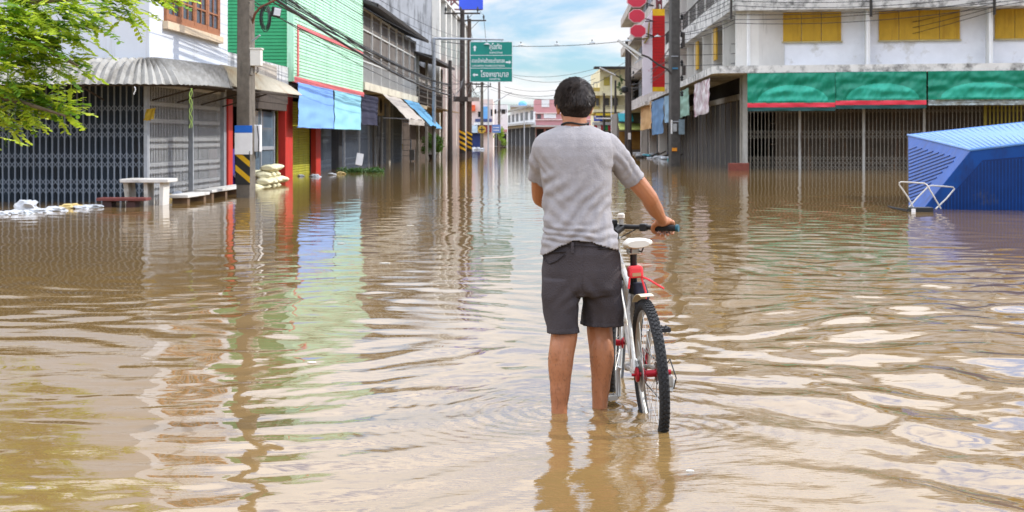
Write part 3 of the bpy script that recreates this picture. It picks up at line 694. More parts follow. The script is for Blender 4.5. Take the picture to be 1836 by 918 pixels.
# ================= RIGHT: corner building =================
PB = st(7.6, 58.2); dv = V((math.cos(R(11.4)), -math.sin(R(11.4)), 0)); nv = V((-math.sin(R(11.4)), -math.cos(R(11.4)), 0))
def rf(u, z, out=0.0): p = PB + dv * u + nv * out; return V((p.x, p.y, z))
def rpu(px, py, out=0.0):     # facade coordinates (u, z) of a pixel on the right building's front
    o = PB + nv * out; s = (px - CX) / FP
    u = (s * o.y - o.x) / (dv.x - s * dv.y); p = o + dv * u
    return u, H + (HY - py) * p.y / FP
def rb(m, u0, u1, z0, z1, o0, o1): return m.ob(rf(u0, z0, o0), dv * (u1 - u0), nv * (o1 - o0), (0, 0, z1 - z0))
C = thing('corner_building', 'stained white three storey corner building with ochre shutters and green canopy banners', 'building', st(14, 66, GROUND))
U = 22
m = MB()                       # body: side wall along the street and front wall
m.prism([rf(1.0, 4.25, -.6), rf(U, 4.25, -.6), rf(U, 4.25, -16), st(8.8, 100, 4.25), st(8.8, 59.6, 4.25)], (0, 0, 6.5)); m.build('wall', coolwall, C)
m = MB(); m.prism([rf(1.2, 0, -1.3), rf(U, 0, -1.3), rf(U, 0, -16), st(9.2, 100, 0), st(9.2, 60, 0)], (0, 0, 3.95)); 
m.build('inner_wall', brownsheet, C)
# canopy slab all round
m = MB(); m.prism([rf(U, 3.95, 1.25), rf(-1.0, 3.95, 1.25), st(6.15, 57.6, 3.95), st(6.15, 100, 3.95), st(9, 100, 3.95), rf(1, 3.95, -1.2), rf(U, 3.95, -1.2)], (0, 0, .3)); m.build('canopy_slab', slabstain, C)
m = MB(); m.prism([rf(U, 6.55, .75), rf(-.4, 6.55, .75), st(6.9, 58.0, 6.55), st(6.9, 100, 6.75), st(9, 100, 6.75), rf(1, 6.55, -.55), rf(U, 6.55, -.55)], (0, 0, .85)); m.build('floor_band', slabstain, C)
m = MB(); m.prism([rf(U, 10.3, .75), rf(-.4, 10.3, .75), st(6.9, 58.0, 10.3), st(6.9, 100, 10.3), st(9, 100, 10.3), rf(1, 10.3, -.55), rf(U, 10.3, -.55)], (0, 0, .8)); m.build('roof_band', slabstain, C)
# front bays: fins and recessed walls with ochre shutters
fin = M('white fin', (.74, .74, .72), .85, .06, 2, (.2, .19, .17), .18, True)
for px in (1342, 1556, 1776):
    u, _ = rpu(px, 60, .3)
    MB().ob(rf(u - .08, 4.25, -.6), dv * .16, nv * .95, (0, 0, 2.3)).build('fin', fin, C)
    MB().ob(rf(u - .08, 7.4, -.6), dv * .16, nv * .95, (0, 0, 2.9)).build('fin', fin, C)
for (x0, x1) in ((1367, 1509), (1576, 1722), (1784, 1930)):
    u0, z1 = rpu(x0, 19, -.5); u1, z0 = rpu(x1, 70, -.5); z0 = 5.33
    sh = MB(); n = 4
    for i in range(n):
        a = u0 + (u1 - u0) * i / n; b = u0 + (u1 - u0) * (i + 1) / n - .02
        rb(sh, a, b, z0, 6.54, -.6, -.5)
        for k in range(3): rb(sh, a + (b - a) * (k + .5) / 3 - .008, a + (b - a) * (k + .5) / 3 + .008, z0 + .03, 6.5, -.5, -.49)
    s_ = sh.build('window_shutter', ochre, C)
    sh = MB(); rb(sh, u0 - .04, u1 + .04, z0 - .06, z0 - .003, -.6, -.46); sh.build('sill', M('window surround', (.42, .36, .2), .8), s_)
# chamfered corner piece and side bays
m = MB(); m.prism([rf(.55, 4.25, .28), rf(-.35, 4.25, .35), st(7.25, 58.8, 4.25), st(8.8, 60.4, 4.25), rf(1.6, 4.25, -.55)], (0, 0, 2.3)); m.build('corner_wall', beigewall, C)
m = MB(); m.prism([rf(.55, 7.4, .28), rf(-.35, 7.4, .35), st(7.25, 58.8, 7.4), st(8.8, 60.4, 7.4), rf(1.6, 7.4, -.55)], (0, 0, 2.9)); m.build('corner_wall', beigewall, C)
for i in range(9):
    y = 62.4 + i * 4.5
    MB().sb(7.15, 8.8, y, y + .2, 4.25, 6.55).build('fin', beigewall, C)
    MB().sb(7.15, 8.8, y, y + .2, 7.45, 10.3).build('fin', beigewall, C)
    s = MB().sb(8.72, 8.8, y + .6, y + 3.9, 5.3, 6.55).sb(7.2, 7.28, y - 1.15, y - .02, 5.0, 6.5) if i in (1, 3) else MB().sb(8.72, 8.8, y + .6, y + 3.9, 5.3, 6.55)
    s.build('window_shutter', ochre, C)
m = MB()
for i in range(9):
    y = 60.6 + i * 4.5
    for k in range(8): m.sb(7.0, 7.03, y + k * .45, y + k * .45 + .04, 7.45, 8.4)
m.sb(6.99, 7.04, 60.6, 100, 8.38, 8.44)
m.build('balcony_railing', darkpole, C)
m = MB(); m.tube([rf(-.55, 9.5, .8), rf(-.55, 6.2, .8)], .05, 8); 
for px in (1561, 1781): u, _ = rpu(px, 60, .5); m.tube([rf(u, 7.2, .8), rf(u, 6.2, .82)], .06, 8)
m.each('drain_pipe', M('dark drain pipe', (.04, .035, .03), .7), C)
m = MB()
for px in (1342, 1556, 1776): u, _ = rpu(px, 60, .4); m.tube([rf(u - .02, 6.5, .38), rf(u - .02, 4.3, .38)], .035, 8)
m.each('white_pipe', whitem, C)
# ground floor gates and columns
u0, _ = rpu(1336, 200); 
zt_ = 3.6
m = MB()
for i in range(30): rb(m, .9 + i * .7, .93 + i * .7, GROUND, 3.9, -1.3, -1.28)
for z in (1.0, 1.9): rb(m, 1.0, U, z, z + .04, -1.3, -1.27)
m.build('sheet_rib', brownsheet, C)
rows = (-.02, .17, .36, 1.25, 1.44, 2.3, 2.5)
xs = [(1339, 1432), (1436, 1546), (1551, 1655), (1659, 1764)]
for (x0, x1) in xs:
    a, _ = rpu(x0, 0, 0); b, _ = rpu(x1, 0, 0)
    gate(C, rf(a, 0, 0), rf(b, 0, 0), GROUND, 3.4, .15, gatecream, rows, t=.022, xh=.18, strip=.016)
ysb = M('mustard gate', (.22, .17, .01), .6, .15)
a, _ = rpu(1768, 0, 0); gate(C, rf(a, 0, 0), rf(a + 6, 0, 0), GROUND, 3.4, .15, ysb, rows, t=.06, xh=.18, strip=.016)
for px in (1336, 1434, 1548.5, 1657, 1766):
    a, _ = rpu(px, 0, .02); wd = .2 if px == 1336 else .1
    m = MB(); rb(m, a - wd / 2, a + wd / 2, GROUND, 3.95, -.06, .08); m.build('gate_post', M('pale gate post', (.40, .39, .36), .7, .15, 3, (.12, .1, .08), .3, True) if px != 1766 else ysb, C)
# transom vents above the gates
m = MB(); rb(m, 0, U, 3.4, 3.46, -.1, .0); rb(m, 0, U, 3.89, 3.94, -.1, 0)
for i in range(110): rb(m, i * .2, i * .2 + .03, 3.46, 3.89, -.08, -.04)
m.build('transom_vent', M('dark vent block', (.05, .045, .04), .9), C)
# side ground floor
rollshutter(C, st(7.75, 59.3), st(7.75, 80), GROUND, 2.95, M('dark roller shutter', (.036, .034, .033), .7, .3, 1.5, (.05, .04, .03), .4), 'side_roller_shutter', .12)
rollshutter(C, st(7.75, 80.4), st(7.75, 100), GROUND, 2.95, M('dark roller shutter', (0, 0, 0)), 'side_roller_shutter', .12)
m = MB()
for i in range(16): m.sb(7.68, 7.74, 59.6 + i * 2.2, 59.66 + i * 2.2, GROUND, 2.95)
m.build('shutter_rail', M('pale rail', (.34, .32, .28), .6), C)
MB().sb(7.5, 7.8, 58.9, 59.3, GROUND, 3.95).sb(7.6, 7.9, 59.3, 100, 2.95, 3.2).build('side_column', concrete, C)
m = MB(); m.sb(7.75, 7.85, 59.3, 100, 3.2, 3.94)
for i in range(90): m.sb(7.7, 7.75, 59.5 + i * .45, 59.6 + i * .45, 3.25, 3.9)
m.build('transom_vent', M('dark vent block', (.05, .045, .04), .9), C)

# green banners on the canopy front
def rban(label, x0, x1, ztop, zbot, stripe, seed):
    o = 1.32; u0, _ = rpu(x0, 150, o); u1, _ = rpu(x1, 150, o)
    t = thing('canopy_banner', label, 'banner', rf((u0 + u1) / 2, zbot, o), 'green banners along the canopy')
    c = cloth(rf(u0, ztop, o), rf(u1, ztop, o), rf(u1, zbot, o), rf(u0, zbot, o), nx=150, ny=44, amp=.028, seed=seed, fold=17, nrm=nv)
    nx_, ny_ = 150, 44; vv = [V(p) for p in c.v]
    for k_ in range(len(vv)):
        j_, i_ = divmod(k_ % ((nx_ + 1) * (ny_ + 1)), nx_ + 1); u_, w_ = i_ / nx_, j_ / ny_
        f_ = .030 * math.sin((u_ * 2.2 + w_ * .9) * 9 + seed + 2 * noise.noise(V((u_ * 3, w_ * 2, seed)))) * math.sin(w_ * math.pi) + .035 * noise.noise(V((u_ * 22, w_ * 5 + u_ * 9, seed)))
        f_ += .05 * math.exp(-((u_ - .5) / .3) ** 2) * math.sin(w_ * math.pi) * math.sin(w_ * 13)
        vv[k_] = vv[k_] + nv * f_
    c.v = [tuple(p) for p in vv]
    o_ = c.build('cloth', bangreen, t, smooth=True); o_.data.materials.append(bangreenp)
    for p_ in o_.data.polygons[:2 * nx_ * ny_]:
        k_ = (p_.index // 2); j_, i_ = divmod(k_, nx_); u_, w_ = (i_ + .5) / nx_, (j_ + .5) / ny_; x_ = (u_ - .52) / .40
        if abs(x_) < 1 and w_ > .40 + .55 * (1 - math.sqrt(1 - x_ * x_)) and w_ < .93: p_.material_index = 1
    if stripe:
        cloth(rf(u0, zbot, o + .01), rf(u1, zbot, o + .01), rf(u1, zbot - .18, o), rf(u0, zbot - .18, o), nx=40, ny=3, amp=.012, seed=seed, fold=14, nrm=nv).build('red_stripe', bred, t, smooth=True)
        cloth(rf(u0, zbot - .18, o), rf(u1, zbot - .18, o), rf(u1, zbot - .33, o), rf(u0, zbot - .33, o), nx=40, ny=3, amp=.012, seed=seed + 3, fold=14, nrm=nv).build('valance', bandark, t, smooth=True)
    return t
rban('green banner with red stripe at the corner end of the canopy', 1340, 1497.5, 3.93, 2.72, True, 1)
rban('middle green banner with red stripe along the white building’s canopy', 1498, 1661, 3.95, 2.80, True, 5)
rban('green banner without stripe on the canopy above the blue kiosk', 1664, 1860, 3.95, 2.82, False, 9)
tt = cloth(rf(rpu(1664, 0, 1.2)[0], 2.85, 1.2), rf(rpu(1850, 0, 1.2)[0], 2.85, 1.2), rf(rpu(1850, 0, 1.2)[0], 2.6, 1.2), rf(rpu(1664, 0, 1.2)[0], 2.6, 1.2), nx=60, ny=6, amp=.04, fold=30, nrm=nv).build('hanging_fabric', M('pale striped fabric', (.35, .40, .40), .9, .5, 6), smooth=True)
tag(tt, 'grey crumpled fabric strip below the unstriped green banner', 'fabric')
# hanging cloths along the side canopy
hx = 6.25
def hang(label, px0, px1, zt__, zb__, m_, seed):
    y0, y1 = yat(hx, px1), yat(hx, px0)
    c = cloth(st(hx, y0, zt__), st(hx, y1, zt__), st(hx, y1, zb__), st(hx, y0, zb__ + .1), nx=30, ny=20, amp=.05, seed=seed, fold=11, nrm=SN)
    tag(c.build('hanging_cloth', m_, smooth=True), label, 'cloth', 'cloths hung along the right canopy')
hang('white and maroon patterned cloth nearest the corner', 1244, 1273, 3.85, 2.30, M('white maroon cloth', (.72, .68, .70), .8, .05, 2, (.24, .02, .07), .62, False, sscale=1.3), 3)
hang('pale green cloth with pink hem right of the big pole', 1214, 1235, 3.8, 2.35, M('pale green cloth', (.22, .36, .29), .85, .12), 5)
hang('light blue cloth hung just left of the big pole', 1192, 1206, 3.85, 2.2, M('light blue cloth', (.26, .42, .56), .85, .12), 7)
hang('deep blue drooping cloth between the orange and light blue ones', 1168, 1190, 3.85, 1.5, M('deep blue cloth', (.10, .22, .40), .85, .15), 9)
hang('tan orange cloth farthest along the right canopy', 1149, 1168, 3.9, 1.9, M('tan orange cloth', (.56, .36, .16), .85, .1), 11)

# stained building beyond
S2 = thing('stained_building', 'mould stained grey building with grille windows beyond the tall red sign', 'building', st(12, 128, GROUND))
MB().sb(8.2, 20, 134, 170, GROUND, 19.5).build('wall', M('grey stained render', (.46, .42, .39), .92, .15, .8, (.06, .055, .05), .5, True), S2)
MB().sb(8.2, 20, 101, 134, GROUND, 12.6).build('wall', M('grey stained render', (.46, .42, .39), .92, .15, .8, (.06, .055, .05), .5, True), S2)
for k, z in enumerate((4.2, 7.6, 11.2, 14.8)):
    MB().sb(7.0, 8.2, 101 if z < 12 else 134, 170, z, z + .9).build('balcony', M('grey stained render', (0, 0, 0)), S2)
for i in range(6):
    for z in (5.6, 9, 12.6):
        f = MB().sb(8.05, 8.2, 103 + i * 8, 108 + i * 8, z, z + 1.7).build('window', void, S2)
        g = MB()
        for k in range(10): g.sb(7.98, 8.03, 103 + i * 8 + k * .5, 103.1 + i * 8 + k * .5, z, z + 1.7)
        g.build('window_grille', galv, f)
MB().sb(7.9, 8.15, 101, 150, GROUND, 3.6).build('shop_opening', void, S2)
MB().sb(5.9, 8.2, 101, 150, 3.7, 3.95).build('canopy_slab', slabstain, S2)
for y in (100.6, 112, 124): MB().sb(6.9, 7.5, y, y + .6, GROUND, 3.7).build('column', beigewall, S2)
# tall blank shop sign
Ts = thing('tall_sign', 'tall blank shop sign, half white half red with yellow ends', 'sign', ray(1172, 170, 84))
red_ = M('red sign face', (.55, .012, .012), .55, .08, 4)
def fs(name, x0, x1, y0, y1, m_, Y=84, dep=.25): return fb(MB(), x0, x1, y0, y1, Y, dep).build(name, m_, Ts)
fs('red_face', 1170, 1192, 28, 156, red_)
m = MB()
for i in range(22): fb(m, 1170, 1192, 32 + i * 5.6, 32.5 + i * 5.6, 83.98, .02)
m.build('slat_line', M('dark red line', (.3, .01, .01), .6), Ts)
fs('yellow_band', 1170, 1192, 16, 27.9, M('yellow sign face', (.80, .48, .01), .5)); fs('yellow_band', 1170, 1192, 156.1, 164, M('yellow sign face', (.8, .48, .01)))
m = MB(); a, b, c, d_ = ray(1152, 45, 84), ray(1169.6, 18, 84), ray(1169.6, 165, 84), ray(1152, 172, 84); m.prism([a, b, c, d_], (0, .25, 0))
m.build('white_face', M('white sign face', (.76, .70, .76), .7, .04, 2, (.45, .08, .16), .18, False, sscale=2.2), Ts)
m = MB()
for (a, b) in (((1164, 40), (1162, 66)), ((1151, 70), (1164, 68)), ((1155, 78), (1163, 66))): m.tube([ray(*a, 83.9), ray(*b, 83.9)], .05, 5)
m.build('neon_stroke', M('dark ochre stroke', (.25, .18, .03), .6), Ts)
m = MB()
for (a, b) in (((1178, 16), (1176, -20)), ((1186, 16), (1185, -20)), ((1177, 0), (1186, 8)), ((1177, 8), (1186, 0))): m.tube([ray(*a, 84.2), ray(*b, 84.2)], .05, 5)
m.build('lattice_mast', M('maroon steel', (.15, .03, .04), .6), Ts)
m = MB()
for z_ in (40, 100, 150): m.tube([ray(1190, z_, 84.15), ray(1212, z_, 86)], .05, 6)
m.each('bracket', galv, Ts)
# octagonal signs
og = 'blank octagonal signs stacked over the street'
for (label, px, py, rr_) in (('top octagonal red blank sign, cut by the photo’s edge', 1141.5, -1, 19), ('middle octagonal red blank sign of the stack', 1142, 28.5, 16), ('lowest octagonal red blank sign of the stack', 1144, 55.5, 15.5)):
    Yo = 82; c = ray(px, py, Yo); s_ = rr_ * Yo / FP
    t = thing('octagonal_sign', label, 'sign', c, og)
    for (nm, k, y0, y1, mm) in (('rim', 1.0, 0, .16, M('pale pink rim', (.75, .45, .48), .6)), ('face', .92, -.02, -.001, M('crimson sign face', (.55, .03, .06), .6, .05)), ('rear_face', .92, .161, .18, M('crimson sign face', (.5, .03, .06)))):
        m = MB(); m.prism([c + V((math.cos(R(22.5 + 45 * q)) * s_ * k, y0, math.sin(R(22.5 + 45 * q)) * s_ * k * .80)) for q in range(8)], (0, y1 - y0, 0)); m.build(nm, mm, t)
    m = MB(); 
    for dz in (-.06, .1): m.tube([c + V((s_ * .95, .08, -s_ * .5 + dz)), ray(1172, py + rr_ * .6, 84.1)], .035, 5)
    m.build('bracket', darkpole, t)
# ================= POLES, SIGNS, LAMPS =================
yel = M('traffic yellow paint', (.72, .42, .01), .6, .12, 8)
blk = M('traffic black paint', (.02, .02, .02), .6, .2)
def sqpole(mb, base, z0, z1, w0, w1, ang):
    b = V(base); c = []
    for (z, w_) in ((z0, w0), (z1, w1)):
        for k in range(4):
            a = ang + R(45 + 90 * k); c.append(V((b.x + math.cos(a) * w_ * .7071, b.y + math.sin(a) * w_ * .7071, z)))
    return mb.add(c, [(3, 2, 1, 0), (4, 5, 6, 7), (0, 1, 5, 4), (1, 2, 6, 5), (2, 3, 7, 6), (3, 0, 4, 7)])
# --- nearest pole, left ---
PA = onw(441, 354); PA.z = GROUND
pa = thing('utility_pole', 'nearest square concrete pole, left, with a yellow and black striped foot', 'utility pole', PA)
sqpole(MB(), PA, GROUND, 10, .32, .25, R(-14)).build('pole', polecon, pa, bevel=.02)
m = MB(); ca, sa = math.cos(R(-14)), math.sin(R(-14)); ex = V((ca, sa, 0)); ey = V((sa, -ca, 0))
q = PA + ey * .155 - ex * .168; q.z = .28; m.ob(q, ex * .336, ey * .014, (0, 0, .72)); m.build('black_band', blk, pa)
m = MB()
for z in (.36, .70):
    p = PA + ey * .170 - ex * .165; p.z = z + .22
    m.prism([p, p + V((0, 0, .13)), p + ex * .33 + V((0, 0, -.13)), p + ex * .33 + V((0, 0, -.26))], ey * .006)
m.build('yellow_stripe', yel, pa)
def pab(name, x0, x1, y0, y1, mm, out=.17, dep=.05, par=None):    # box fixed on the viewer's face of the pole
    a = ray(x0, y1, PA.y - out - dep); b = ray(x1, y0, PA.y - out - dep)
    return MB().ob(a, (b.x - a.x, 0, 0), (0, dep, 0), (0, 0, b.z - a.z)).build(name, mm, par if par is not None else pa, bevel=.006)
sg = thing('notice_board', 'white notice board with blue top strip fixed to the nearest pole', 'sign', ray(436, 277, PA.y - .2))
pab('panel', 420.5, 452, 238.2, 277, whitem, .18, .02, sg); pab('blue_header', 420.5, 452, 225, 238, M('notice blue', (.01, .13, .55), .5), .18, .021, sg)
mb_ = thing('meter_box', 'slim white meter box on the right side of the nearest pole', 'meter box', ray(460, 272, PA.y))
m = MB(); a = ray(453, 272, PA.y + .05); m.ob(a, (.16, 0, 0), (0, .22, 0), (0, 0, .58)); m.build('case', whitem, mb_, bevel=.01)
m = MB(); m.tube([ray(457, 272, PA.y), ray(459, 285, PA.y), ray(463, 282, PA.y), ray(464, 250, PA.y), ray(461, 225, PA.y)], .012, 5); m.build('wire', cablem, mb_)
bx = thing('junction_box', 'pale grey junction box bolted high on the nearest pole', 'junction box', ray(456, 120, PA.y))
m = MB(); a = ray(447, 118, PA.y - .15); m.ob(a, (.24, .03, 0), (0, .25, 0), (0, 0, .36)); m.build('case', M('aged white plastic', (.66, .64, .58), .6, .08), bx, bevel=.012)
m = MB(); m.ob(a + V((-.02, -.02, .36)), (.28, .03, 0), (0, .29, 0), (0, 0, .03)); m.build('lid', M('aged white plastic', (0, 0, 0)), bx)
m = MB(); m.tube([ray(462, 120, PA.y), ray(463, 128, PA.y), ray(459, 132, PA.y)], .012, 5); m.tube([ray(452, 122, PA.y - .1), ray(450, 135, PA.y - .2)], .03, 6); m.build('conduit', polecon, bx)
fl = thing('floodlight', 'black floodlight on a rusty bent arm high on the nearest pole', 'floodlight', ray(480, 40, PA.y))
rust = M('rusty pipe', (.16, .06, .035), .7, .3, 8)
m = MB(); m.tube([ray(452, 42, PA.y), ray(457, 25, PA.y - .1), ray(466, 14, PA.y - .15), ray(482, 6, PA.y - .2), ray(500, -4, PA.y - .2)], .028, 7); m.tube([ray(450, 50, PA.y), ray(450, 36, PA.y)], .045, 7); m.build('arm', rust, fl)
c = ray(495, 22, PA.y - .25); m = MB(); m.box(c, (.2, .1, .22), Euler((.1, .15, .5))); m.build('housing', black, fl, bevel=.02)
m = MB(); m.box(c + V((.035, -.055, -.0)), (.15, .02, .16), Euler((.1, .15, .5))); m.build('lens', M('floodlight lens', (.55, .56, .6), .15), fl, bevel=.01)
co = MB()
for k, (rx, rz) in enumerate(((.1, .26), (.085, .23), (.12, .3), (.06, .2))):
    cc_ = ray(476, 32, PA.y - .22 + k * .02); co.tube([cc_ + V((math.sin(t * .42) * rx, .02 * math.sin(t), math.cos(t * .42) * rz)) for t in range(16)], .011, 5)
tag(co.build('cable_coil', cablem, smooth=True), 'black spare cable coiled in loops beside the nearest pole', 'cable coil')
m = MB(); m.tube([ray(452, 74, PA.y - .15), ray(466, 63, PA.y - .25)], .022, 6); tag(m.build('pipe_stub', galv), 'short pale pipe stub jutting from the nearest pole', 'pipe')
# --- gantry pole with the direction sign ---
GY = 76
gp_ = thing('sign_gantry', 'galvanised post with a long arm holding the green direction sign', 'sign post', st(-7.05, GY, GROUND))
p0 = st(-7.05, GY, GROUND)
m = MB(); m.tube([p0, V((p0.x, p0.y, 6.75))], .10, 10); m.build('post', galv, gp_, smooth=True)
m = MB(); a = V((p0.x, GY, H + (HY - 69) * GY / FP)); m.tube([a, ray(903, 71, GY)], [.07, .045], 8); m.build('arm', galv, gp_, smooth=True)
m = MB()
for px in (862, 872, 900): m.tube([ray(px, 70, GY), ray(px, 76, GY)], .02, 5)
m.build('hanger', galv, gp_)
sgn = thing('direction_sign', 'green road direction sign with three rows of Thai words and white arrows', 'road sign', ray(881, 147, GY))
sgm = M('road sign green', (.005, .235, .185), .5, .05, 2); sww = M('road sign white', (.80, .82, .82), .5, .03)
tlx, tly, brx, bry = 842.5, 74.5, 919, 147
def sgp(u, v): return ray(tlx + (brx - tlx) * u, tly + (bry - tly) * v, GY - .05)
a = sgp(0, 1); b = sgp(1, 0); W_, Hh = b.x - a.x, b.z - a.z
MB().ob(a, (W_, 0, 0), (0, .05, 0), (0, 0, Hh)).build('panel', sgm, sgn)
m = MB(); yb = a.y - .004
def fr_(u0, v0, u1, v1): m.ob(V((a.x + W_ * u0, yb, b.z - Hh * v1)), (W_ * (u1 - u0), 0, 0), (0, .006, 0), (0, 0, Hh * (v1 - v0)))
t1 = .012
fr_(0, 0, 1, t1); fr_(0, 1 - t1, 1, 1); fr_(0, t1, t1, 1 - t1); fr_(1 - t1, t1, 1, 1 - t1); fr_(t1, .335, 1 - t1, .347); fr_(t1, .652, 1 - t1, .664)
m.build('white_border', sww, sgn)
def arrow(u, v, s, ang):
    pts = [(0, 1), (.75, .2), (.3, .3), (.3, -1), (-.3, -1), (-.3, .3), (-.75, .2)]; c = V((a.x + W_ * u, yb, b.z - Hh * v)); s *= W_
    m = MB(); m.prism([c + V(((x * math.cos(ang) - y * math.sin(ang)) * s, 0, (x * math.sin(ang) + y * math.cos(ang)) * s)) for x, y in pts], (0, .006, 0)); m.build('arrow', sww, sgn)
arrow(.115, .165, .065, 0); arrow(.905, .51, .065, R(-90)); arrow(.125, .825, .065, R(90))
def text(s, u, v, wid, hgt, name='lettering'):
    cu = bpy.data.curves.new('t', 'FONT'); cu.body = s; cu.size = 1; cu.extrude = .004 / .2; cu.offset = .012; cu.align_x = 'CENTER'
    to = bpy.data.objects.new('t', cu); COL.objects.link(to)
    bpy.context.view_layer.update(); dg = bpy.context.evaluated_depsgraph_get()
    me = bpy.data.meshes.new_from_object(to.evaluated_get(dg)); bpy.data.objects.remove(to)
    co_ = np.array([v_.co[:] for v_ in me.vertices]); 
    if len(co_) == 0: return None
    mn, mxx = co_.min(0), co_.max(0); sx = wid * W_ / (mxx[0] - mn[0]); sz = hgt * Hh / (mxx[1] - mn[1]); cx = (mn[0] + mxx[0]) / 2; cz = (mn[1] + mxx[1]) / 2
    for v_ in me.vertices: x, y, z = v_.co; v_.co = ((x - cx) * sx, -z * .1, (y - cz) * sz)
    o = bpy.data.objects.new(name, me); COL.objects.link(o); me.materials.append(sww); o.parent = sgn
    o.location = V((a.x + W_ * u, yb, b.z - Hh * v)) - wloc(sgn); return o
text('สุโขทัย', .60, .135, .29, .20); text('SUKHOTHAI', .61, .275, .30, .045)
text('ศาลเจ้าพ่อถ้ำกระต่ายทอง', .43, .465, .77, .12); text('CHAOMPOR THAMKATAITHONG', .43, .60, .77, .045)
text('โรงพยาบาล', .58, .795, .66, .165); text('HOSPITAL', .59, .93, .26, .045)

# --- poles in the distance ---
def pole(label, px, Y, ztop, r, mm, arm=None, stripes=False, extra=None, name='utility_pole', group='utility poles along the street'):
    b_ = V(((px - CX) * Y / FP, Y, GROUND)); t = thing(name, label, 'utility pole', b_, group)
    MB().tube([b_, V((b_.x, b_.y, ztop))], [r * 1.15, r * .8], 8).build('pole', mm, t, smooth=True)
    if arm:
        for (z, hw, off) in arm:
            m = MB(); c = V((b_.x + off, Y - r - .06, z)); m.box(c, (2 * hw, .1, .11)); m.build('crossarm', darkpole, t)
            m = MB(); m.tube([V((b_.x, Y - r, z - .8)), c + V((hw * .6, 0, 0))], .02, 5); m.tube([V((b_.x, Y - r, z - .8)), c + V((-hw * .6, 0, 0))], .02, 5); m.build('brace', darkpole, t)
            for s_ in (-.92, -.08, .86):
                m = MB(); m.lathe(c + V((hw * s_, 0, .055)), [(.03, 0), (.03, .1), (.09, .12), (.06, .2), (.09, .24), (.05, .34), (.02, .42)], 8); m.build('insulator', black, t, smooth=True)
    if stripes:
        m = MB(); m.tube([V((b_.x, Y, .25)), V((b_.x, Y, 1.75))], r * 1.17, 8); m.build('black_band', blk, t)
        m = MB()
        for k in range(4):
            z = .35 + k * .36; rr_ = r * 1.2
            for q in range(6):
                a0 = math.pi + math.pi * q / 6; a1 = a0 + math.pi / 6
                P = lambda an, zz: V((b_.x + math.cos(an) * rr_, Y + math.sin(an) * rr_, zz))
                za, zb = z + .32 - .32 * q / 6, z + .32 - .32 * (q + 1) / 6
                m.prism([P(a0, za), P(a1, zb), P(a1, zb + .16), P(a0, za + .16)], (0, .012, 0))
        m.build('yellow_stripe', yel, t)
    return t
pole('slim dark pole just right of the galvanised sign gantry post', 807, 80, 5.75, .13, darkpole)
t = pole('striped foot pole with the upper crossarm, left of the green sign', 829, 97, 10.2, .19, darkpole, arm=[(9.95, 1.25, .0)], stripes=True)
m = MB(); q = V((t.location.x, 96.7, 0)); m.box(q + V((-.1, 0, 4.0)), (1.0, .5, .35)); m.build('switch_box', darkpole, t)
t = pole('striped foot pole with the lower crossarm, just behind the green sign', 841.5, 110, 10.7, .19, M('brown weathered pole', (.10, .07, .055), .9, .25, 5), arm=[(10.55, 1.32, .0), (5.55, .9, .3)], stripes=True)
m = MB(); m.box(V((t.location.x + .2, 109.6, 4.35)), (1.2, .5, .3)); m.build('switch_box', polelight, t)
t = pole('round concrete pole carrying the yellow cross sign', 864, 160, 9.5, .17, polecon, arm=[(7.2, .9, .2)])
s_ = thing('cross_sign', 'yellow diamond plate with black cross on a far pole', 'traffic sign', (t.location.x, 159.6, 1.9))
c = V((t.location.x, 159.7, 2.3)); MB().prism([c + V((math.cos(R(22.5 + 45 * k)) * .5, 0, math.sin(R(22.5 + 45 * k)) * .46)) for k in range(8)], (0, .04, 0)).build('plate', M('worn sign yellow', (.55, .36, .05), .6, .2, 5), s_)
MB().box(c + V((0, -.012, 0)), (.62, .02, .12)).box(c + V((0, -.014, 0)), (.12, .02, .62)).build('black_cross', blk, s_)
t = pole('far round pole with a slanting lamp arm beside the small tree', 895, 213, 10.2, .2, M('far dark pole', (.13, .11, .10), .9), arm=[(5.3, .9, .3)])
m = MB(); m.tube([V((t.location.x - 2.2, 212, 6.1)), V((t.location.x + .1, 212, 7.2)), V((t.location.x + 2.0, 212, 8.35))], [.09, .08, .05], 6); m.build('lamp_arm', galv, t)
pole('thin pale pole left of the far lamp arm pole', 875.5, 190, 9.3, .10, galv)
pole('thin far pole before the grey shophouse row', 940, 225, 5.8, .09, galv)
# right side
RP = st(5.1, 64, GROUND)
rp_ = thing('utility_pole', 'large dark concrete pole on the right carrying a long tube lamp', 'utility pole', RP, 'utility poles along the street')
sqpole(MB(), RP, GROUND, 11, .46, .38, R(10)).build('pole', M('dark stained pole', (.085, .08, .075), .9, .3, 4, bump=.4), rp_, bevel=.03)
def onp(nm, x0, x1, y0, y1, mm, dep=.04): return fb(MB(), x0, x1, y0, y1, RP.y - .27 - dep, dep).build(nm, mm, rp_)
onp('orange_tape', 1205, 1214, 265, 271, M('orange tape', (.75, .28, .02), .6)); onp('sticker', 1207, 1213.5, 222, 236, M('pale sticker', (.45, .46, .47), .7, .3, 9))
onp('blue_clamp', 1205.5, 1215.5, 121, 124, M('blue clamp', (.04, .18, .32), .5)); onp('band', 1203.5, 1216, 100, 101.5, galv)
m = MB()
for z in (3.2, 3.9, 4.6, 5.4, 5.9, 6.7): m.lathe(V((RP.x + .33, RP.y - .1, z)), [(.03, 0), (.08, .05), (.05, .12), (.08, .17), (.02, .28)], 8)
m.build('insulator', black, rp_, smooth=True)
m = MB(); m.box((RP.x + .42, RP.y - .1, 4.4), (.16, .16, .45)); m.box((RP.x + .4, RP.y - .1, 5.8), (.14, .14, .7)); m.build('fuse_box', darkpole, rp_, bevel=.02)
tl = thing('street_lamp', 'long white tube lamp on a dark bent arm from the large right pole', 'street lamp', ray(1155, 100, 64), 'tube street lamps')
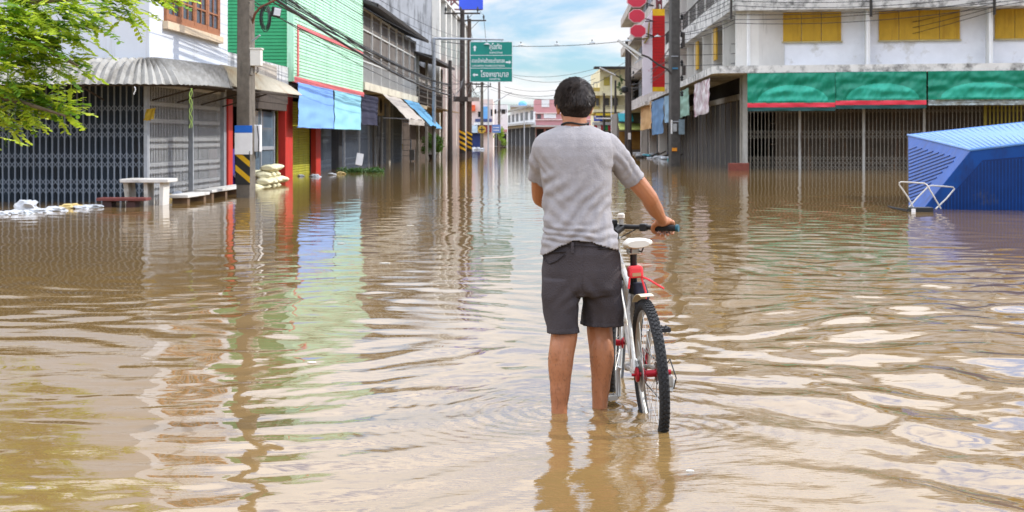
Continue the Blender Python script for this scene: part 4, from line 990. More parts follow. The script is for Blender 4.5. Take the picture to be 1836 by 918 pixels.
m = MB(); m.tube([ray(1204, 133, 63.8), ray(1196, 124, 63.7), ray(1180, 116, 63.6), ray(1163, 103, 63.5), ray(1150, 98, 63.5)], .045, 7); m.build('arm', darkpole, tl, smooth=True)
a_, b_ = ray(1109, 70, 63.5), ray(1156, 101, 63.5); dd = (b_ - a_)
m = MB(); m.ob(a_, dd, V((dd.z, 0, -dd.x)).normalized() * .10, (0, .22, 0)); m.build('housing', M('lamp housing', (.60, .60, .58), .5, .1), tl)
m = MB(); m.tube([a_ + V((.04, .08, -.12)), b_ + V((-.3, .08, -.12))], .03, 6); m.build('tube', whitem, tl)
m = MB(); m.tube([ray(1152, 104, 63.5), ray(1138, 114, 63.5)], .025, 5); m.build('bracket', galv, tl)
nb = thing('notice_board', 'two small weathered notice plates beside the large right pole', 'sign', ray(1220, 242, 63))
fb(MB(), 1217, 1227.5, 214, 241, 63.2, .03).build('grey_panel', M('blue grey plate', (.16, .22, .26), .6, .3, 6), nb); fb(MB(), 1203, 1205.5, 215, 240, 63.2, .05).build('white_panel', whitem, nb)
MB().tube([ray(1204, 218, 63.3), ray(1226, 218, 63.3)], .02, 5).build('rail', galv, nb)
t = pole('dark pole with a round black canister left of the tan cloth', 1128.5, 109, 8.4, .17, darkpole)
m = MB(); m.lathe(V((t.location.x - .38, 109, 4.8)), [(.05, 0), (.26, .08), (.28, .35), (.2, .5), (.05, .56)], 12); m.build('canister', black, t, smooth=True)
m = MB()
for z in (4.6, 5.0, 5.4, 5.9, 6.3): m.lathe(V((t.location.x + .3, 108.9, z)), [(.02, 0), (.09, .05), (.05, .1), (.08, .16), (.02, .24)], 7)
m.build('insulator', black, t, smooth=True)
fb(MB(), 1126, 1131, 238, 250, 108.75, .05).build('sticker', whitem, t)
pole('second dark pole close behind the canister pole', 1123.5, 118, 9.6, .15, darkpole)
pole('thin dark pole in front of the yellow building’s right part', 1103.5, 140, 7.1, .13, darkpole)
pole('thin dark pole in front of the yellow building’s middle windows', 1083, 146, 6.0, .13, darkpole)
tl = thing('street_lamp', 'far tube lamp with hanging vine on the canister pole', 'street lamp', ray(1100, 135, 108.6), 'tube street lamps')
m = MB(); m.tube([ray(1126, 148, 108.7), ray(1115, 141, 108.6), ray(1102, 134, 108.5)], .05, 6); m.build('arm', darkpole, tl)
m = MB(); m.tube([ray(1075, 121, 108.4), ray(1104, 135, 108.5)], .06, 6); m.build('tube', M('lamp housing', (0, 0, 0)), tl)
leafm = M('leaf green', (.06, .13, .03), .6, .3, 9, trans=.3); leafy = M('yellow green leaf', (.22, .34, .03), .55, .3, 5, trans=.45); leafd = M('mid green leaf', (.09, .19, .02), .55, .3, 5, trans=.4)
def leaves(mb, c, rad, n, size, sq=(1, 1, 1), surf=.5):
    for _ in range(n):
        d = V((random.gauss(0, 1), random.gauss(0, 1), random.gauss(0, 1))).normalized() * (rnd() ** surf)
        p = V(c) + V((d.x * rad * sq[0], d.y * rad * sq[1], d.z * rad * sq[2])); a = V((ru(-1, 1), ru(-1, 1), ru(-.7, .7))).normalized(); b = a.cross(V((ru(-1, 1), ru(-1, 1), ru(-1, 1)))).normalized()
        s = size * ru(.6, 1.3); mb.add([p - a * s, p - b * s * .4, p + a * s, p + b * s * .4], [(0, 1, 2, 3)])
m = MB()
for k in range(9): leaves(m, ray(1112 + math.sin(k) * 2.5, 138 + k * 3.6, 108.5), .16, 14, .11)
tag(m.build('hanging_vine', leafm), 'green vine dangling from the far tube lamp', 'vine')
# --- small pendant lamps on the wire across the street ---
LZ = 76
for k, (px, py, lab) in enumerate(((873, 80, 'pendant lamp shade in front of the green sign'), (934, 81.5, 'pendant lamp shade first right of the green sign'), (998.5, 80.5, 'pendant lamp shade above the man’s head'), (1061.5, 77.5, 'pendant lamp shade right of the man’s head'), (1126, 74, 'pendant lamp shade beside the end of the tube lamp'), (1179, 66, 'pendant lamp shade in front of the red sign face'))):
    c = ray(px, py, LZ)
    if k == 0:
        t0 = thing('pendant_lamp', lab, 'pendant lamp', c, 'pendant lamps on the street wire')
        MB().lathe(c, [(.19, 0), (.175, .03), (.07, .085), (.05, .1)], 14).build('shade', M('enamel shade', (.42, .45, .46), .5), t0, smooth=True)
        MB().tube([c + V((0, 0, .08)), c + V((0, 0, .2))], .03, 6).build('socket', darkpole, t0)
    else:
        t = copy_tree(t0); t.location = c; t['label'] = lab
# --- cables ---
def cable(p, q, sag=.4, r=.014, label='thin black overhead cable strung along the street', group='overhead cables', n=14, cat='cable'):
    p, q = V(p), V(q)
    pts = [p.lerp(q, i / n) - V((0, 0, sag * 4 * (i / n) * (1 - i / n))) for i in range(n + 1)]
    return tag(MB().tube(pts, r, 4).build('overhead_cable', cablem), label, cat, group)
cable(ray(790, 75, LZ), ray(1216, 60, LZ), .45, .016, 'long black wire carrying the pendant lamps across the street', 'street lamp wire')
g1, l1 = 'cables between the nearest left pole and the dark pole', 'black cable in the sagging bundle from the nearest pole past the mint building'
for k in range(11):
    cable(st(-6.75 + ru(-.1, .15), 30, 4.45 + ru(-.3, .5)), st(-6.5 + ru(-.1, .1), 80, 3.9 + ru(-.35, .5)), ru(.15, .55), random.choice((.012, .014, .02)), l1, g1)
cable(st(-6.6, 30, 4.55), st(-6.5, 80, 3.75), .35, .045, 'thickest black cable of the bundle across the mint building', None)
l2 = 'thin upper wire running off the nearest pole above the mint building'
for k in range(5): cable(st(-6.7, 30, 5.2 + k * .22), st(-6.6, 97, 6.2 + .5 * k), .5, .011, l2, 'upper wires left')
for k in range(4): cable(st(-6.9, -6, 6.3 + k * .35), st(-6.7, 30, 4.7 + k * .3), .35, .014, 'black cable arriving at the nearest pole from behind the viewer', 'cables behind')
l3, g3 = 'black cable in the tangle among the striped poles', 'cables among the striped poles'
for k in range(9):
    cable(st(-6.5, 80, ru(3.3, 5.3)), st(-6.95, 97, ru(3.6, 5.6)), ru(.1, .5), .014, l3, g3); cable(st(-7, 97, ru(3.6, 6)), st(-7.2, 110, ru(3.6, 6)), ru(.1, .4), .015, l3, g3)
for k in range(6): cable(st(-7.3, 110, ru(4, 6.2)), V(((864 - CX) * 160 / FP, 160, ru(4.4, 7.2))), ru(.3, .8), .02, l3, g3)
for s_ in (-.92, -.08, .86):
    b1 = V(((829 - CX) * 97 / FP + 1.25 * s_, 96.8, 10.4)); b2 = V(((841.5 - CX) * 110 / FP + 1.32 * s_, 109.8, 11.0)); cable(b1, b2, .1, .014, 'wire joining the insulators of the two crossarms', 'crossarm wires')
    cable(b2, V(((864 - CX) * 160 / FP + s_, 160, 9.0)), .5, .018, 'wire dropping from the lower crossarm behind the green sign', 'crossarm wires beyond')
for (x0, y0, x1, y1, Y, sg_) in ((918, 137, 1084, 125, 150, .9), (918, 134, 1064, 124, 160, .5), (905, 156, 1120, 112, 170, 1.6), (880, 160, 1060, 166, 200, 1.2), (905, 165, 1124, 150, 190, 1.5), (860, 186, 1078, 178, 200, .4), (868, 150, 1123, 118, 130, 1.8)):
    cable(ray(x0, y0, Y), ray(x1, y1, Y - 15), sg_, .02, 'thin dark wire crossing the sky behind the man’s head', 'far wires across the street')
l4, g4 = 'black cable strung between the large right pole and the canister pole', 'cables along the right canopy'
for k in range(6): cable(st(5.35, 64, ru(3.6, 6.8)), V(((1128.5 - CX) * 109 / FP, 109, ru(4, 7))), ru(.2, .7), .016, l4, g4)
l5, g5 = 'black cable strung across the ochre shuttered front', 'cables across the corner building'
for k in range(8):
    z = 5.8 + k * .2; a_ = rf(-.4, z + .25 + ru(-.1, .1), 1.0); cable(st(5.35, 64, z + ru(-.2, .1)), a_, .12, .013, l5, g5); cable(a_, rf(13, 7.0 + k * .12 + ru(-.25, .25), 1.1), ru(.2, .5), .013, l5, g5)
for k in range(3): cable(st(5.35, 64, 4.6 + k * .5), rf(10, 6.4 + k * .15, 1.05), .5, .012, l5, g5)
# --- billboard on lattice ---
bb = thing('billboard', 'blank blue billboard on a lattice frame at the top left of the sky', 'billboard', ray(845, 17, 120))
fb(MB(), 823, 866, -14, 16.5, 120, .2).build('panel', M('billboard blue', (.04, .09, .62), .5, .04), bb)
m = MB()
for (p, q) in (((798, 22), (803, -30)), ((807, 22), (812, -30)), ((800, 18), (830, -12)), ((800, -10), (830, 16)), ((798, 17), (866, 17)), ((798, 0), (823, 0)), ((803, 60), (803, 0))): m.tube([ray(*p, 120.3), ray(*q, 120.3)], .07, 5)
m.build('lattice_frame', M('red brown lattice', (.18, .07, .07), .6), bb)
m = MB(); m.tube([ray(803, 60, 120.3), V((ray(803, 0, 120.3).x, 120.3, 11))], .09, 6); m.build('leg', galv, bb)
fs_ = thing('blue_signboard', 'small blue direction board on a far post beside the tree', 'road sign', ray(890, 240, 195))
fb(MB(), 882.5, 897.5, 223.5, 238, 195, .1).build('panel', M('direction board blue', (.12, .22, .5), .6), fs_); m = MB(); fb(m, 884, 895, 228, 229, 194.98, .02); fb(m, 884, 895, 233, 234, 194.98, .02); m.build('white_line', whitem, fs_)
fb(MB(), 889, 890, 238, 264, 195, .08).build('post', galv, fs_)
# ================= LEFT BANK CLUTTER =================
conc2 = M('weathered white concrete', (.60, .58, .54), .85, .12, 5, (.2, .17, .13), .3, bump=.2)
tb = thing('concrete_table', 'white concrete table with slanted legs standing in the water by the gates', 'table', (-7.0, 26.9, GROUND))
MB().box((-7.0, 26.9, .47), (.92, .8, .07)).build('tabletop', conc2, tb, bevel=.012)
for x in (-7.22, -6.84):
    m = MB()
    for s_ in (-1, 1): m.prism([(x + s_ * .16, 26.5, GROUND), (x + s_ * .16 + .08 * -s_, 26.5, GROUND), (x + s_ * .10 + .07 * -s_ , 26.5, .435), (x + s_ * .20, 26.5, .435)] if False else [(x + s_ * .10, 26.6, GROUND), (x + s_ * .17, 26.6, GROUND), (x + s_ * .19, 26.6, .434), (x + s_ * .12, 26.6, .434)], (0, .5, 0))
    if x > -7: m.build('leg', conc2, tb)
m = MB(); m.prism([(-7.36, 26.6, GROUND), (-7.28, 26.6, GROUND), (-7.33, 26.6, .434), (-7.42, 26.6, .434)], (0, .5, 0)); m.build('leg', conc2, tb)
bn = thing('low_bench', 'dark red brown low bench almost awash beside the white table', 'bench', (-7.2, 26.0, GROUND))
redw = M('red brown painted board', (.14, .035, .03), .5, .2, 5)
MB().box((-7.25, 26.05, .145), (.92, .42, .055)).build('seat', redw, bn, bevel=.008)
for x in (-7.52, -7.08): MB().box((x, 26.05, 0), (.17, .34, .22)).build('leg', M('dark wet brick', (.05, .02, .018), .7, .3), bn)
def lowbench(label, x0, ya, yb, zt_, n):
    t = thing('stone_bench', label, 'bench', st(x0, (ya + yb) / 2, GROUND), 'low stone benches along the gates')
    MB().sb(x0 - .2, x0 + .2, ya, yb, zt_ - .06, zt_).build('seat', conc2, t, bevel=.01)
    for k in range(n): y = ya + .15 + (yb - ya - .45) * k / max(1, n - 1); MB().sb(x0 - .15, x0 + .15, y, y + .18, GROUND, zt_ - .062).build('leg', M('wet brown block', (.16, .10, .06), .8, .2), t)
lowbench('lowest stone bench just right of the white table', -7.55, 27.3, 29.0, .17, 2)
lowbench('longer stone bench ending at the nearest pole', -7.6, 29.4, 33.4, .19, 4)
# litter
def bag(label, px, py, s, mm, sq=(1.3, .8, .5), seed=0, name='plastic_bag', cat='litter', group='plastic litter along the left gates', z=0.0):
    bm = bmesh.new(); bmesh.ops.create_icosphere(bm, subdivisions=3, radius=1)
    for v in bm.verts:
        n_ = noise.noise(v.co * 1.6 + V((seed * 3.1, 0, 0))) * .55 + noise.noise(v.co * 4 + V((0, seed * 2.3, 0))) * .28
        v.co = v.co * (1 + n_); v.co = V((v.co.x * sq[0] * s, v.co.y * sq[1] * s, v.co.z * sq[2] * s))
    me = bpy.data.meshes.new(name); bm.to_mesh(me); bm.free(); me.materials.append(mm); me.shade_smooth(); me.set_sharp_from_angle(angle=R(38))
    o = bpy.data.objects.new(name, me); COL.objects.link(o); p = onw(px, py); o.location = (p.x, p.y, s * sq[2] * .22 + z); return tag(o, label, cat, group)
wb = M('white plastic bag', (.46, .48, .51), .5, .08, 5, bump=.4, bscale=12); yb_ = M('tan plastic bag', (.55, .42, .18), .55, .1, 5, bump=.3, bscale=12); gb = M('grey plastic bag', (.42, .45, .48), .5, .1)
for i, (px, py, s, mm, lab) in enumerate(((6, 385, .11, wb, 'white crumpled bag at the photo’s left edge'), (22, 384, .13, wb, 'white flat bag second from the left edge'), (48, 376, .15, wb, 'tallest white bag floating before the dark gate'), (40, 383, .12, gb, 'greyish bag lying before the tallest white one'), (70, 381, .12, wb, 'low white bag right of the tallest one'), (97, 378, .15, wb, 'wide white bag in the middle of the litter line'),
        (126, 373, .15, yb_, 'tan crumpled bag in the litter line'), (148, 374, .11, wb, 'small white bag right of the tan one'), (166, 372, .12, gb, 'blue grey bag near the low brown bench'), (183, 371, .10, wb, 'white scrap touching the low brown bench'))):
    bag(lab, px, py, s, mm, seed=i, sq=(1.5, .9, .42 if i != 2 else .9))
bag('yellowish scrap under the stone bench', 302, 356, .12, yb_, seed=22, sq=(1, .8, .7)); bag('white net bag under the stone bench', 316, 355, .16, wb, seed=23, sq=(1.3, .8, .7))
yc = cloth(ray(262, 196, 27.7), ray(279, 193, 27.7), ray(276, 214, 27.6), ray(257, 217, 27.6), amp=.02, seed=2, nx=10, ny=8); tag(yc.build('yellow_bag', M('yellow fabric', (.50, .33, .03), .7), smooth=True), 'small yellow bag hanging on the dark folding gate', 'bag')
m = MB(); 
for s_ in (0, 2.2): m.tube([V((ray(340, 160, 26.8).x + .03 * math.sin(k * .9 + s_), 26.9 , ray(340, 158, 26.8).z - k * .045)) for k in range(18)], .007, 5)
tag(m.build('green_rope', M('yellow green cord', (.35, .5, .12), .7)), 'yellow green cord dangling from the awning edge', 'rope')
m = MB(); m.tube([V((ray(241 , 160, 26.5).x + .02 * math.sin(k * .8), 26.5, ray(240, 155, 26.5).z - k * .03)) for k in range(6)], .01, 5); tag(m.build('white_string', whitem), 'short white string hanging under the grey awning', 'string')
for i, (px, py, s_) in enumerate(((690, 473, .035), (925, 330, .05), (612, 437, .03), (1237, 848, .012), (560, 652, .018), (735, 405, .03))):
    q = onw(px, py); m = MB(); n = 9; m.prism([(q.x + math.cos(6.283 * k_ / n) * s_ * 1.6 * ru(.7, 1.2), q.y + math.sin(6.283 * k_ / n) * s_ * ru(.7, 1.2), .004) for k_ in range(n)], (0, 0, .006))
    tag(m.build('leaf_scrap', M('floating pale scrap', (.6, .58, .52), .7, .2)), 'tiny pale scrap floating on the open water', 'scrap', 'tiny scraps floating on the open water')
# sandbags
sbm = M('pale yellow sack cloth', (.68, .64, .42), .85, .12, 6, (.35, .3, .18), .2, bump=.4, bscale=25)
k = 0
def sack(p, label, rz):
    global k
    bm = bmesh.new(); bmesh.ops.create_cube(bm, size=1); bmesh.ops.subdivide_edges(bm, edges=bm.edges, cuts=5, use_grid_fill=True)
    for v in bm.verts:
        x, y, z = v.co * 2; r_ = 1 - .28 * (abs(x) ** 3); v.co = V((x * .36, y * .22 * r_ * (1 - .3 * z * z), z * .1 * (1 - .5 * abs(x) ** 3) * (1 - .35 * y * y) + .015 * noise.noise(V((x * 2 + k, y * 2, z)))))
    me = bpy.data.meshes.new('sandbag'); bm.to_mesh(me); bm.free(); me.materials.append(sbm); me.shade_smooth()
    o = bpy.data.objects.new('sandbag', me); COL.objects.link(o); o.location = p; o.rotation_euler = (ru(-.1, .1), ru(-.12, .12), rz); k += 1
    tag(o, label, 'sandbag', 'sandbags stacked by the red pillar')
for lay, n in ((0, 4), (1, 4), (2, 3), (3, 2)):
    for i in range(n):
        p = st(-8.02 + (.1 if lay % 2 else 0), 36.7 + (i + lay * .42) * .62, -.02 + lay * .165)
        sack(p, 'pale sandbag in the %s layer of the pile by the red pillar' % ('waterline', 'second', 'third', 'top')[lay], R(90 + ru(-25, 25)))
for i in range(4): sack(st(-8.42, 37.0 + i * .6, .30), 'pale sandbag in the rear row of the pile by the red pillar', R(60 + i * 17))
# things before the dark gates
lh = MB(); cpt = onw(648, 309)
for q in range(14): leaves(lh, cpt + V((ru(-.75, .75), ru(-.4, .6), .06)), .25, 60, .07, (1.2, 1, .5))
tag(lh.build('leaf_heap', leafm), 'floating heap of cut green branches before the dark gates', 'leaf heap', kind=None)
wbp = onw(643, 300, .1); tag(MB().box((wbp.x, wbp.y + .3, .42), (.28, .04, .5), Euler((-.25, .18, .2))).build('white_board', whitem, bevel=.008), 'white leaning board stuck in the leaf heap', 'board')
for i, (px, py, s, mm, lab) in enumerate(((596, 314, .12, wb, 'small white scrap floating before the dark gates'), (611, 312, .13, yb_, 'tan scrap floating left of the leaf heap'), (565, 317, .14, wb, 'white scrap at the second red pillar foot'), (540, 316, .09, wb, 'tiny white scrap by the yellow shutter'))): bag(lab, px, py, s, mm, seed=30 + i, group='scraps before the shutters')
dr = thing('display_rack', 'grey wire display rack with yellow plate before the shutters', 'rack', onw(720, 289)); q = onw(720, 289); m = MB()
for dx in (-.5, .5):
    for dy in (0, .4): m.tube([q + V((dx, dy, -.1)), q + V((dx, dy, 1.2))], .025, 5)
for z in (.3, .6, .9, 1.2):
    m.box(q + V((0, .2, z)), (1.0, .4, .02))
m.build('frame', M('slate steel', (.12, .14, .17), .5), dr); MB().box(q + V((-.18, -.03, .82)), (.5, .02, .32)).build('yellow_plate', M('yellow plate', (.55, .38, .02), .6), dr)
MB().box(q + V((.6, -.1, .35)), (.28, .25, .6)).build('grey_bin', M('grey plastic', (.2, .21, .23), .6), dr)
for (px, py, s_, lab) in ((776, 285, 1.0, 'leafy green potted shrub at the foot of the galvanised post'), (790, 279, .6, 'smaller shrub in a white pot right of the leafy one')):
    q = onw(px, py); t = thing('potted_shrub', lab, 'shrub', (q.x, q.y, GROUND), 'potted shrubs')
    m = MB(); m.lathe((q.x, q.y, GROUND), [(.18 * s_, 0), (.28 * s_, .38 * s_), (.3 * s_, .4 * s_)], 12); m.build('pot', conc2 if s_ < 1 else darkpole, t)
    m = MB()
    for a in range(7): m.tube([(q.x, q.y, .2 * s_), (q.x + ru(-.3, .3) * s_, q.y + ru(-.3, .3) * s_, .9 * s_)], .015, 4)
    m.build('stem', wooddark, t)
    m = MB()
    for a in range(32): leaves(m, (q.x + ru(-.6, .6) * s_, q.y + ru(-.5, .5) * s_, (.95 + ru(-.45, .5)) * s_), .27 * s_, 45, .08)
    m.build('foliage', leafd, t)
# small tree standing in the flood far away
q = V(((897 - CX) * 200 / FP, 200, 0)); t = thing('small_tree', 'small bright green tree standing in the water beside the far lamp pole', 'tree', (q.x, q.y, GROUND))
MB().tube([(q.x, 200, GROUND), (q.x - .05, 200, 1.0), (q.x + .1, 200, 2.0)], [.08, .06, .03], 6).tube([(q.x + .3, 200, GROUND), (q.x + .35, 200, 1.0)], .05, 5).build('trunk', wooddark, t)
m = MB()
for a in range(26): z = ru(.5, 2.7); leaves(m, (q.x + ru(-.35, .35) + (.45 if z < 1.2 else 0), 200 + ru(-.5, .5), z), .35, 30, .13)
m.build('crown', leafy, t)
q = V(((879 - CX) * 206 / FP, 206, 0)); t = thing('small_tree', 'round yellow green bush above the wading far figure', 'tree', (q.x, q.y, GROUND)); MB().tube([(q.x, 206, GROUND), (q.x, 206, 1.4)], .06, 5).build('trunk', wooddark, t)
m = MB()
for a in range(10): leaves(m, (q.x + ru(-.45, .45), 206 + ru(-.4, .4), ru(1.3, 2.1)), .35, 30, .13)
m.build('crown', leafy, t)
# right bank debris
bt = M('royal blue tarpaulin', (.01, .06, .50), .5, .1)
def cone(label, px, py, s, w_):
    q = onw(px, py); m = MB(); n = 10; vs = [(q.x + math.cos(6.283 * i / n) * w_ * (1 + .2 * math.sin(i * 2.4)), q.y + math.sin(6.283 * i / n) * w_, -.05) for i in range(n)] + [(q.x + math.cos(6.283 * i / n) * w_ * .15, q.y + math.sin(6.283 * i / n) * w_ * .15, s) for i in range(n)]
    m.add(vs, [(i, (i + 1) % n, n + (i + 1) % n, n + i) for i in range(n)] + [tuple(range(n, 2 * n))]); tag(m.build('folded_parasol', bt), label, 'parasol', 'folded blue parasols')
cone('folded blue parasol farther left of the big right pole', 1190, 279, 1.15, .38); cone('folded blue parasol touching the big right pole', 1204, 279, 1.1, .3)
for i in range(16):
    px = 1142 + i * 4.6; py = 276 + (i % 3) * 3 + i * .35
    mm = (wb, gb, M('dark junk', (.05, .05, .05), .8), wb, M('teal junk', (.05, .25, .3), .7))[i % 5]
    bag('%s floating scrap before the right shops' % ('white', 'grey', 'dark', 'pale', 'teal')[i % 5], px, py, ru(.12, .3), mm, seed=50 + i, group='floating junk before the right shops', name='floating_scrap')
for i in range(9): bag('white bag by the navy shutters far left', 843 + i * 2.6, 267 + (i % 3) * .8, .3, wb, seed=70 + i, group='white bags by the far navy shutters')
q = onw(1324, 306); t = MB().ob((q.x - .36, q.y, GROUND), (.78, -.05, 0), (0, .4, 0), (0, 0, .42)).build('brick_block', M('red brick block', (.17, .045, .03), .8, .25, 6), bevel=.02); tag(t, 'low red brown brick block at the corner column’s foot', 'block')
m = MB(); 
for i in range(5): q = ray(1150 + i * 12, 278, 90); m.tube([q + V((0, 0, -.3)), q + V((1.2, .4, .15 + .1 * (i % 2)))], .05, 5)
tag(m.build('driftwood', wooddark), 'dark floating poles before the right shops', 'timber')

# far wader
q = V(((877.5 - CX) * 235 / FP, 235, 0))
def figure(mb_, P): 
    for (pts, r) in P: mb_.tube(pts, r, 7)
m = MB(); X, Yf = q.x, 235
m.tube([(X - .1, Yf, GROUND), (X - .1, Yf, .4), (X - .08, Yf, .8)], [.05, .07, .09], 7); m.tube([(X + .1, Yf, GROUND), (X + .1, Yf, .4), (X + .08, Yf, .8)], [.05, .07, .09], 7)
m.tube([(X, Yf, .72), (X, Yf, 1.0), (X, Yf, 1.22), (X, Yf, 1.34)], [.15, .14, .19, .06], 9); m.tube([(X, Yf, 1.3), (X, Yf, 1.36), (X, Yf, 1.46), (X, Yf, 1.56)], [.05, .07, .09, .03], 9)
for s_ in (-1, 1): m.tube([(X + s_ * .17, Yf, 1.25), (X + s_ * .22, Yf, 1.0), (X + s_ * .2, Yf - .1, .76), (X + s_ * .19, Yf - .12, .66)], [.055, .045, .035, .03], 7)
tag(m.build('person', M('dark clothing', (.05, .05, .08), .8), smooth=True), 'distant person in dark clothes wading beside the far shops', 'person')

# ================= BLUE KIOSK =================
kb = M('blue sheet metal', (.004, .070, .33), .55, .15, 2, (.01, .04, .18), .35, True, bump=.6, bscale=2.2); kl = M('sunlit blue sheet metal', (.10, .25, .58), .40, .1, 3, (.25, .35, .5), .15, True, bump=.1, bscale=5)  # the roof's lighter blue has sunlight put into its colour
kd = M('shaded blue sheet metal', (.004, .035, .17), .5, .2, 3, (.10, .10, .10), .12, bump=.4, bscale=3)  # darker copy of the blue, for shade on the overhanging front and louvres
ks = thing('blue_kiosk', 'overturned blue ribbed sheet metal kiosk lying half sunk in the flood', 'kiosk', (8.3, 26, GROUND))

def onpl(px, py, P, n_):     # where the sight line through a pixel meets a plane
    d_ = ray(px, py, 1.0) - V((0, 0, H)); o_ = V((0, 0, H)); return o_ + d_ * ((V(P) - o_).dot(n_) / d_.dot(n_))
e1 = onw(1646, 376, -.02); e1.z = GROUND
nfr = V((.42, 1, .30)).normalized()                   # the front leans out over the water
b1 = onpl(1740, 270, e1, nfr); c2_ = onpl(2060, 232, e1, nfr); g2 = V(c2_); g2.z = GROUND; g2.y = e1.y - .42 * (g2.x - e1.x)
f1 = V((e1.x - .02, e1.y + .9, GROUND)); f1.x = (1629 - CX) * f1.y / FP
ngb = (b1 - e1).cross(f1 - e1).normalized()
a1 = onpl(1628, 243, e1, ngb)
if not (24 < a1.y < 32): a1 = ray(1628, 243, 27.0)
print('KIOSK', b1, c2_, e1, f1, a1)
d2 = a1 + (c2_ - b1); d2 = ray(2060, 196, d2.y)
h2 = V((d2.x, 28.5, GROUND))
m = MB()
m.add([f1, e1, b1, a1, c2_, d2, g2, h2], [(0, 1, 2, 3), (2, 4, 5, 3), (1, 6, 4, 2), (0, 3, 5, 7), (4, 6, 7, 5), (0, 7, 6, 1)])
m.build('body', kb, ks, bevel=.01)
up = V((0, 0, .006))
nrf = (b1 - a1).cross(d2 - a1).normalized(); nrf = nrf if nrf.z > 0 else -nrf
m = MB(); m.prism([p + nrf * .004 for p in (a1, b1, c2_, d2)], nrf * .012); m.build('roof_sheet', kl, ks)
m = MB()
for i in range(40):
    t_ = (i + .3) / 40; u = a1.lerp(d2, t_) + nrf * .014; w_ = b1.lerp(c2_, max(0, t_ * 1.12 - .12)) + nrf * .014
    m.tube([u, u.lerp(w_, .97 if t_ > .11 else .2 + 7 * t_)], .016, 6)
m.build('roof_rib', kl, ks, smooth=True)
m = MB(); m.tube([a1 + nrf * .012, b1 + nrf * .012, c2_ + nrf * .012], .026, 6); m.tube([a1 + nrf * .012, d2 + nrf * .012], .02, 6); m.build('edge_trim', kl, ks, smooth=True)
if ngb.dot(V((0, 0, H)) - e1) < 0: ngb = -ngb
zp = lambda x, y: onpl(1560 + x * .22866, 190 + y * .22866, e1, ngb) + ngb * .006
m = MB(); yl = 345
while yl < 760:
    xe = 305 + (yl - 300) / .616 if yl < 535 else (971.3 - yl) / .613
    ye = yl - .36 * (xe - 305)
    if xe > 330: m.tube([zp(309, yl), zp(xe - 14, ye + 5)], .014, 6)
    yl += 27
m.build('louvre', kd, ks)
if nfr.dot(V((0, 0, H)) - e1) < 0: nfr = -nfr
F_ = lambda px, py: onpl(px, py, e1, nfr)
def below(px): p = F_(px, 376); return p
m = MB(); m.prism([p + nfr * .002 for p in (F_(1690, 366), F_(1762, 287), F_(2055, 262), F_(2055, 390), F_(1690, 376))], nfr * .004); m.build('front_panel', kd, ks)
m = MB()
for i in range(60):
    px = 1694 + i * 6.1; pt = 366 - (px - 1690) * 1.097 if px < 1762 else 287 - (px - 1762) * .085
    m.tube([F_(px, 380) + nfr * .004, F_(px, pt + 3) + nfr * .004], .009, 5)
m.build('front_rib', kb, ks, smooth=True)
m = MB(); m.box(onw(1833, 377) + V((0, 0, .08)), (.16, .2, .4)); m.build('dark_box', black, ks, bevel=.02)
# bent tube frame
tr = thing('tube_frame', 'bent white tube frame standing in the water before the blue kiosk', 'metal frame', onw(1665, 378))
Yt = 24.3; wt = M('chipped white tube', (.52, .50, .46), .4, .1, 8, (.25, .12, .06), .2)
s4 = lambda x, y, Y=Yt: ray(1560 + x * .22866, 190 + y * .22866, Y)
m = MB(); m.tube([s4(340, 800), s4(300, 720), s4(230, 620), s4(229, 600), s4(245, 596), s4(330, 600), s4(425, 607), s4(445, 618), s4(500, 710), s4(555, 805)], .0135, 7); m.build('loop', wt, tr, smooth=True)
m = MB(); m.tube([s4(305, 795, Yt + .1), s4(375, 715, Yt + .2), s4(455, 634, Yt + .3), s4(485, 624, Yt + .3), s4(570, 630, Yt + .35), s4(650, 637, Yt + .4), s4(662, 650, Yt + .4), s4(600, 725, Yt + .3), s4(515, 808, Yt + .2)], .0135, 7); m.build('loop', wt, tr, smooth=True)
jk = thing('sunken_rack', 'black plastic rack lying awash at the foot of the tube frame', 'rack', onw(1650, 380))
m = MB(); q = onw(1652, 380); m.box(q + V((0, .05, .02)), (.38, .25, .12)); m.build('crate', black, jk, bevel=.01)
m = MB(); m.box(q + V((-.16, -.08, .02)), (.07, .02, .08)); m.build('grey_tag', whitem, jk)
m = MB(); m.tube([s4(140, 785), s4(200, 800), s4(300, 815)], .012, 5); m.tube([s4(150, 795, 24.2), s4(300, 828, 24.1)], .01, 5)
for i in range(7): m.tube([s4(160 + i * 22, 788 + i * 4), s4(160 + i * 22, 800 + i * 4)], .006, 4)
m.build('prong', black, jk)

# ================= TREE (upper left) =================
tr = thing('tree', 'sunlit yellow green feathery leaved tree reaching in from the left edge', 'tree', (-8.4, 14.8, GROUND))
bark = M('grey brown bark', (.16, .12, .08), .9, .3, 6, bump=.5)
MB().tube([(-8.4, 14.8, GROUND), (-8.3, 14.8, 1.2), (-8.1, 14.7, 2.6), (-7.8, 14.5, 4.2), (-7.5, 14.3, 6.0), (-7.6, 14.3, 7.8)], [.28, .23, .2, .17, .12, .06], 10).build('trunk', bark, tr, smooth=True)
def P8(px, py, Y=8.0): return ray(px, py, Y * 1.75)
branches = []
def br(pts, r):
    MB().tube(pts, [r * (1 - .8 * i / (len(pts) - 1)) for i in range(len(pts))], 6).build('branch', bark, tr, smooth=True); branches.append(pts)
br([V((-8.15, 14.7, 2.4)), P8(-80, -20, 8.2), P8(60, 2, 8.0), P8(160, -5, 7.9), P8(270, -4, 7.8)], .06)
br([V((-8.2, 14.75, 2.1)), P8(-90, 60, 8.2), P8(20, 70, 8.0), P8(80, 85, 7.9), P8(140, 118, 7.8)], .055)
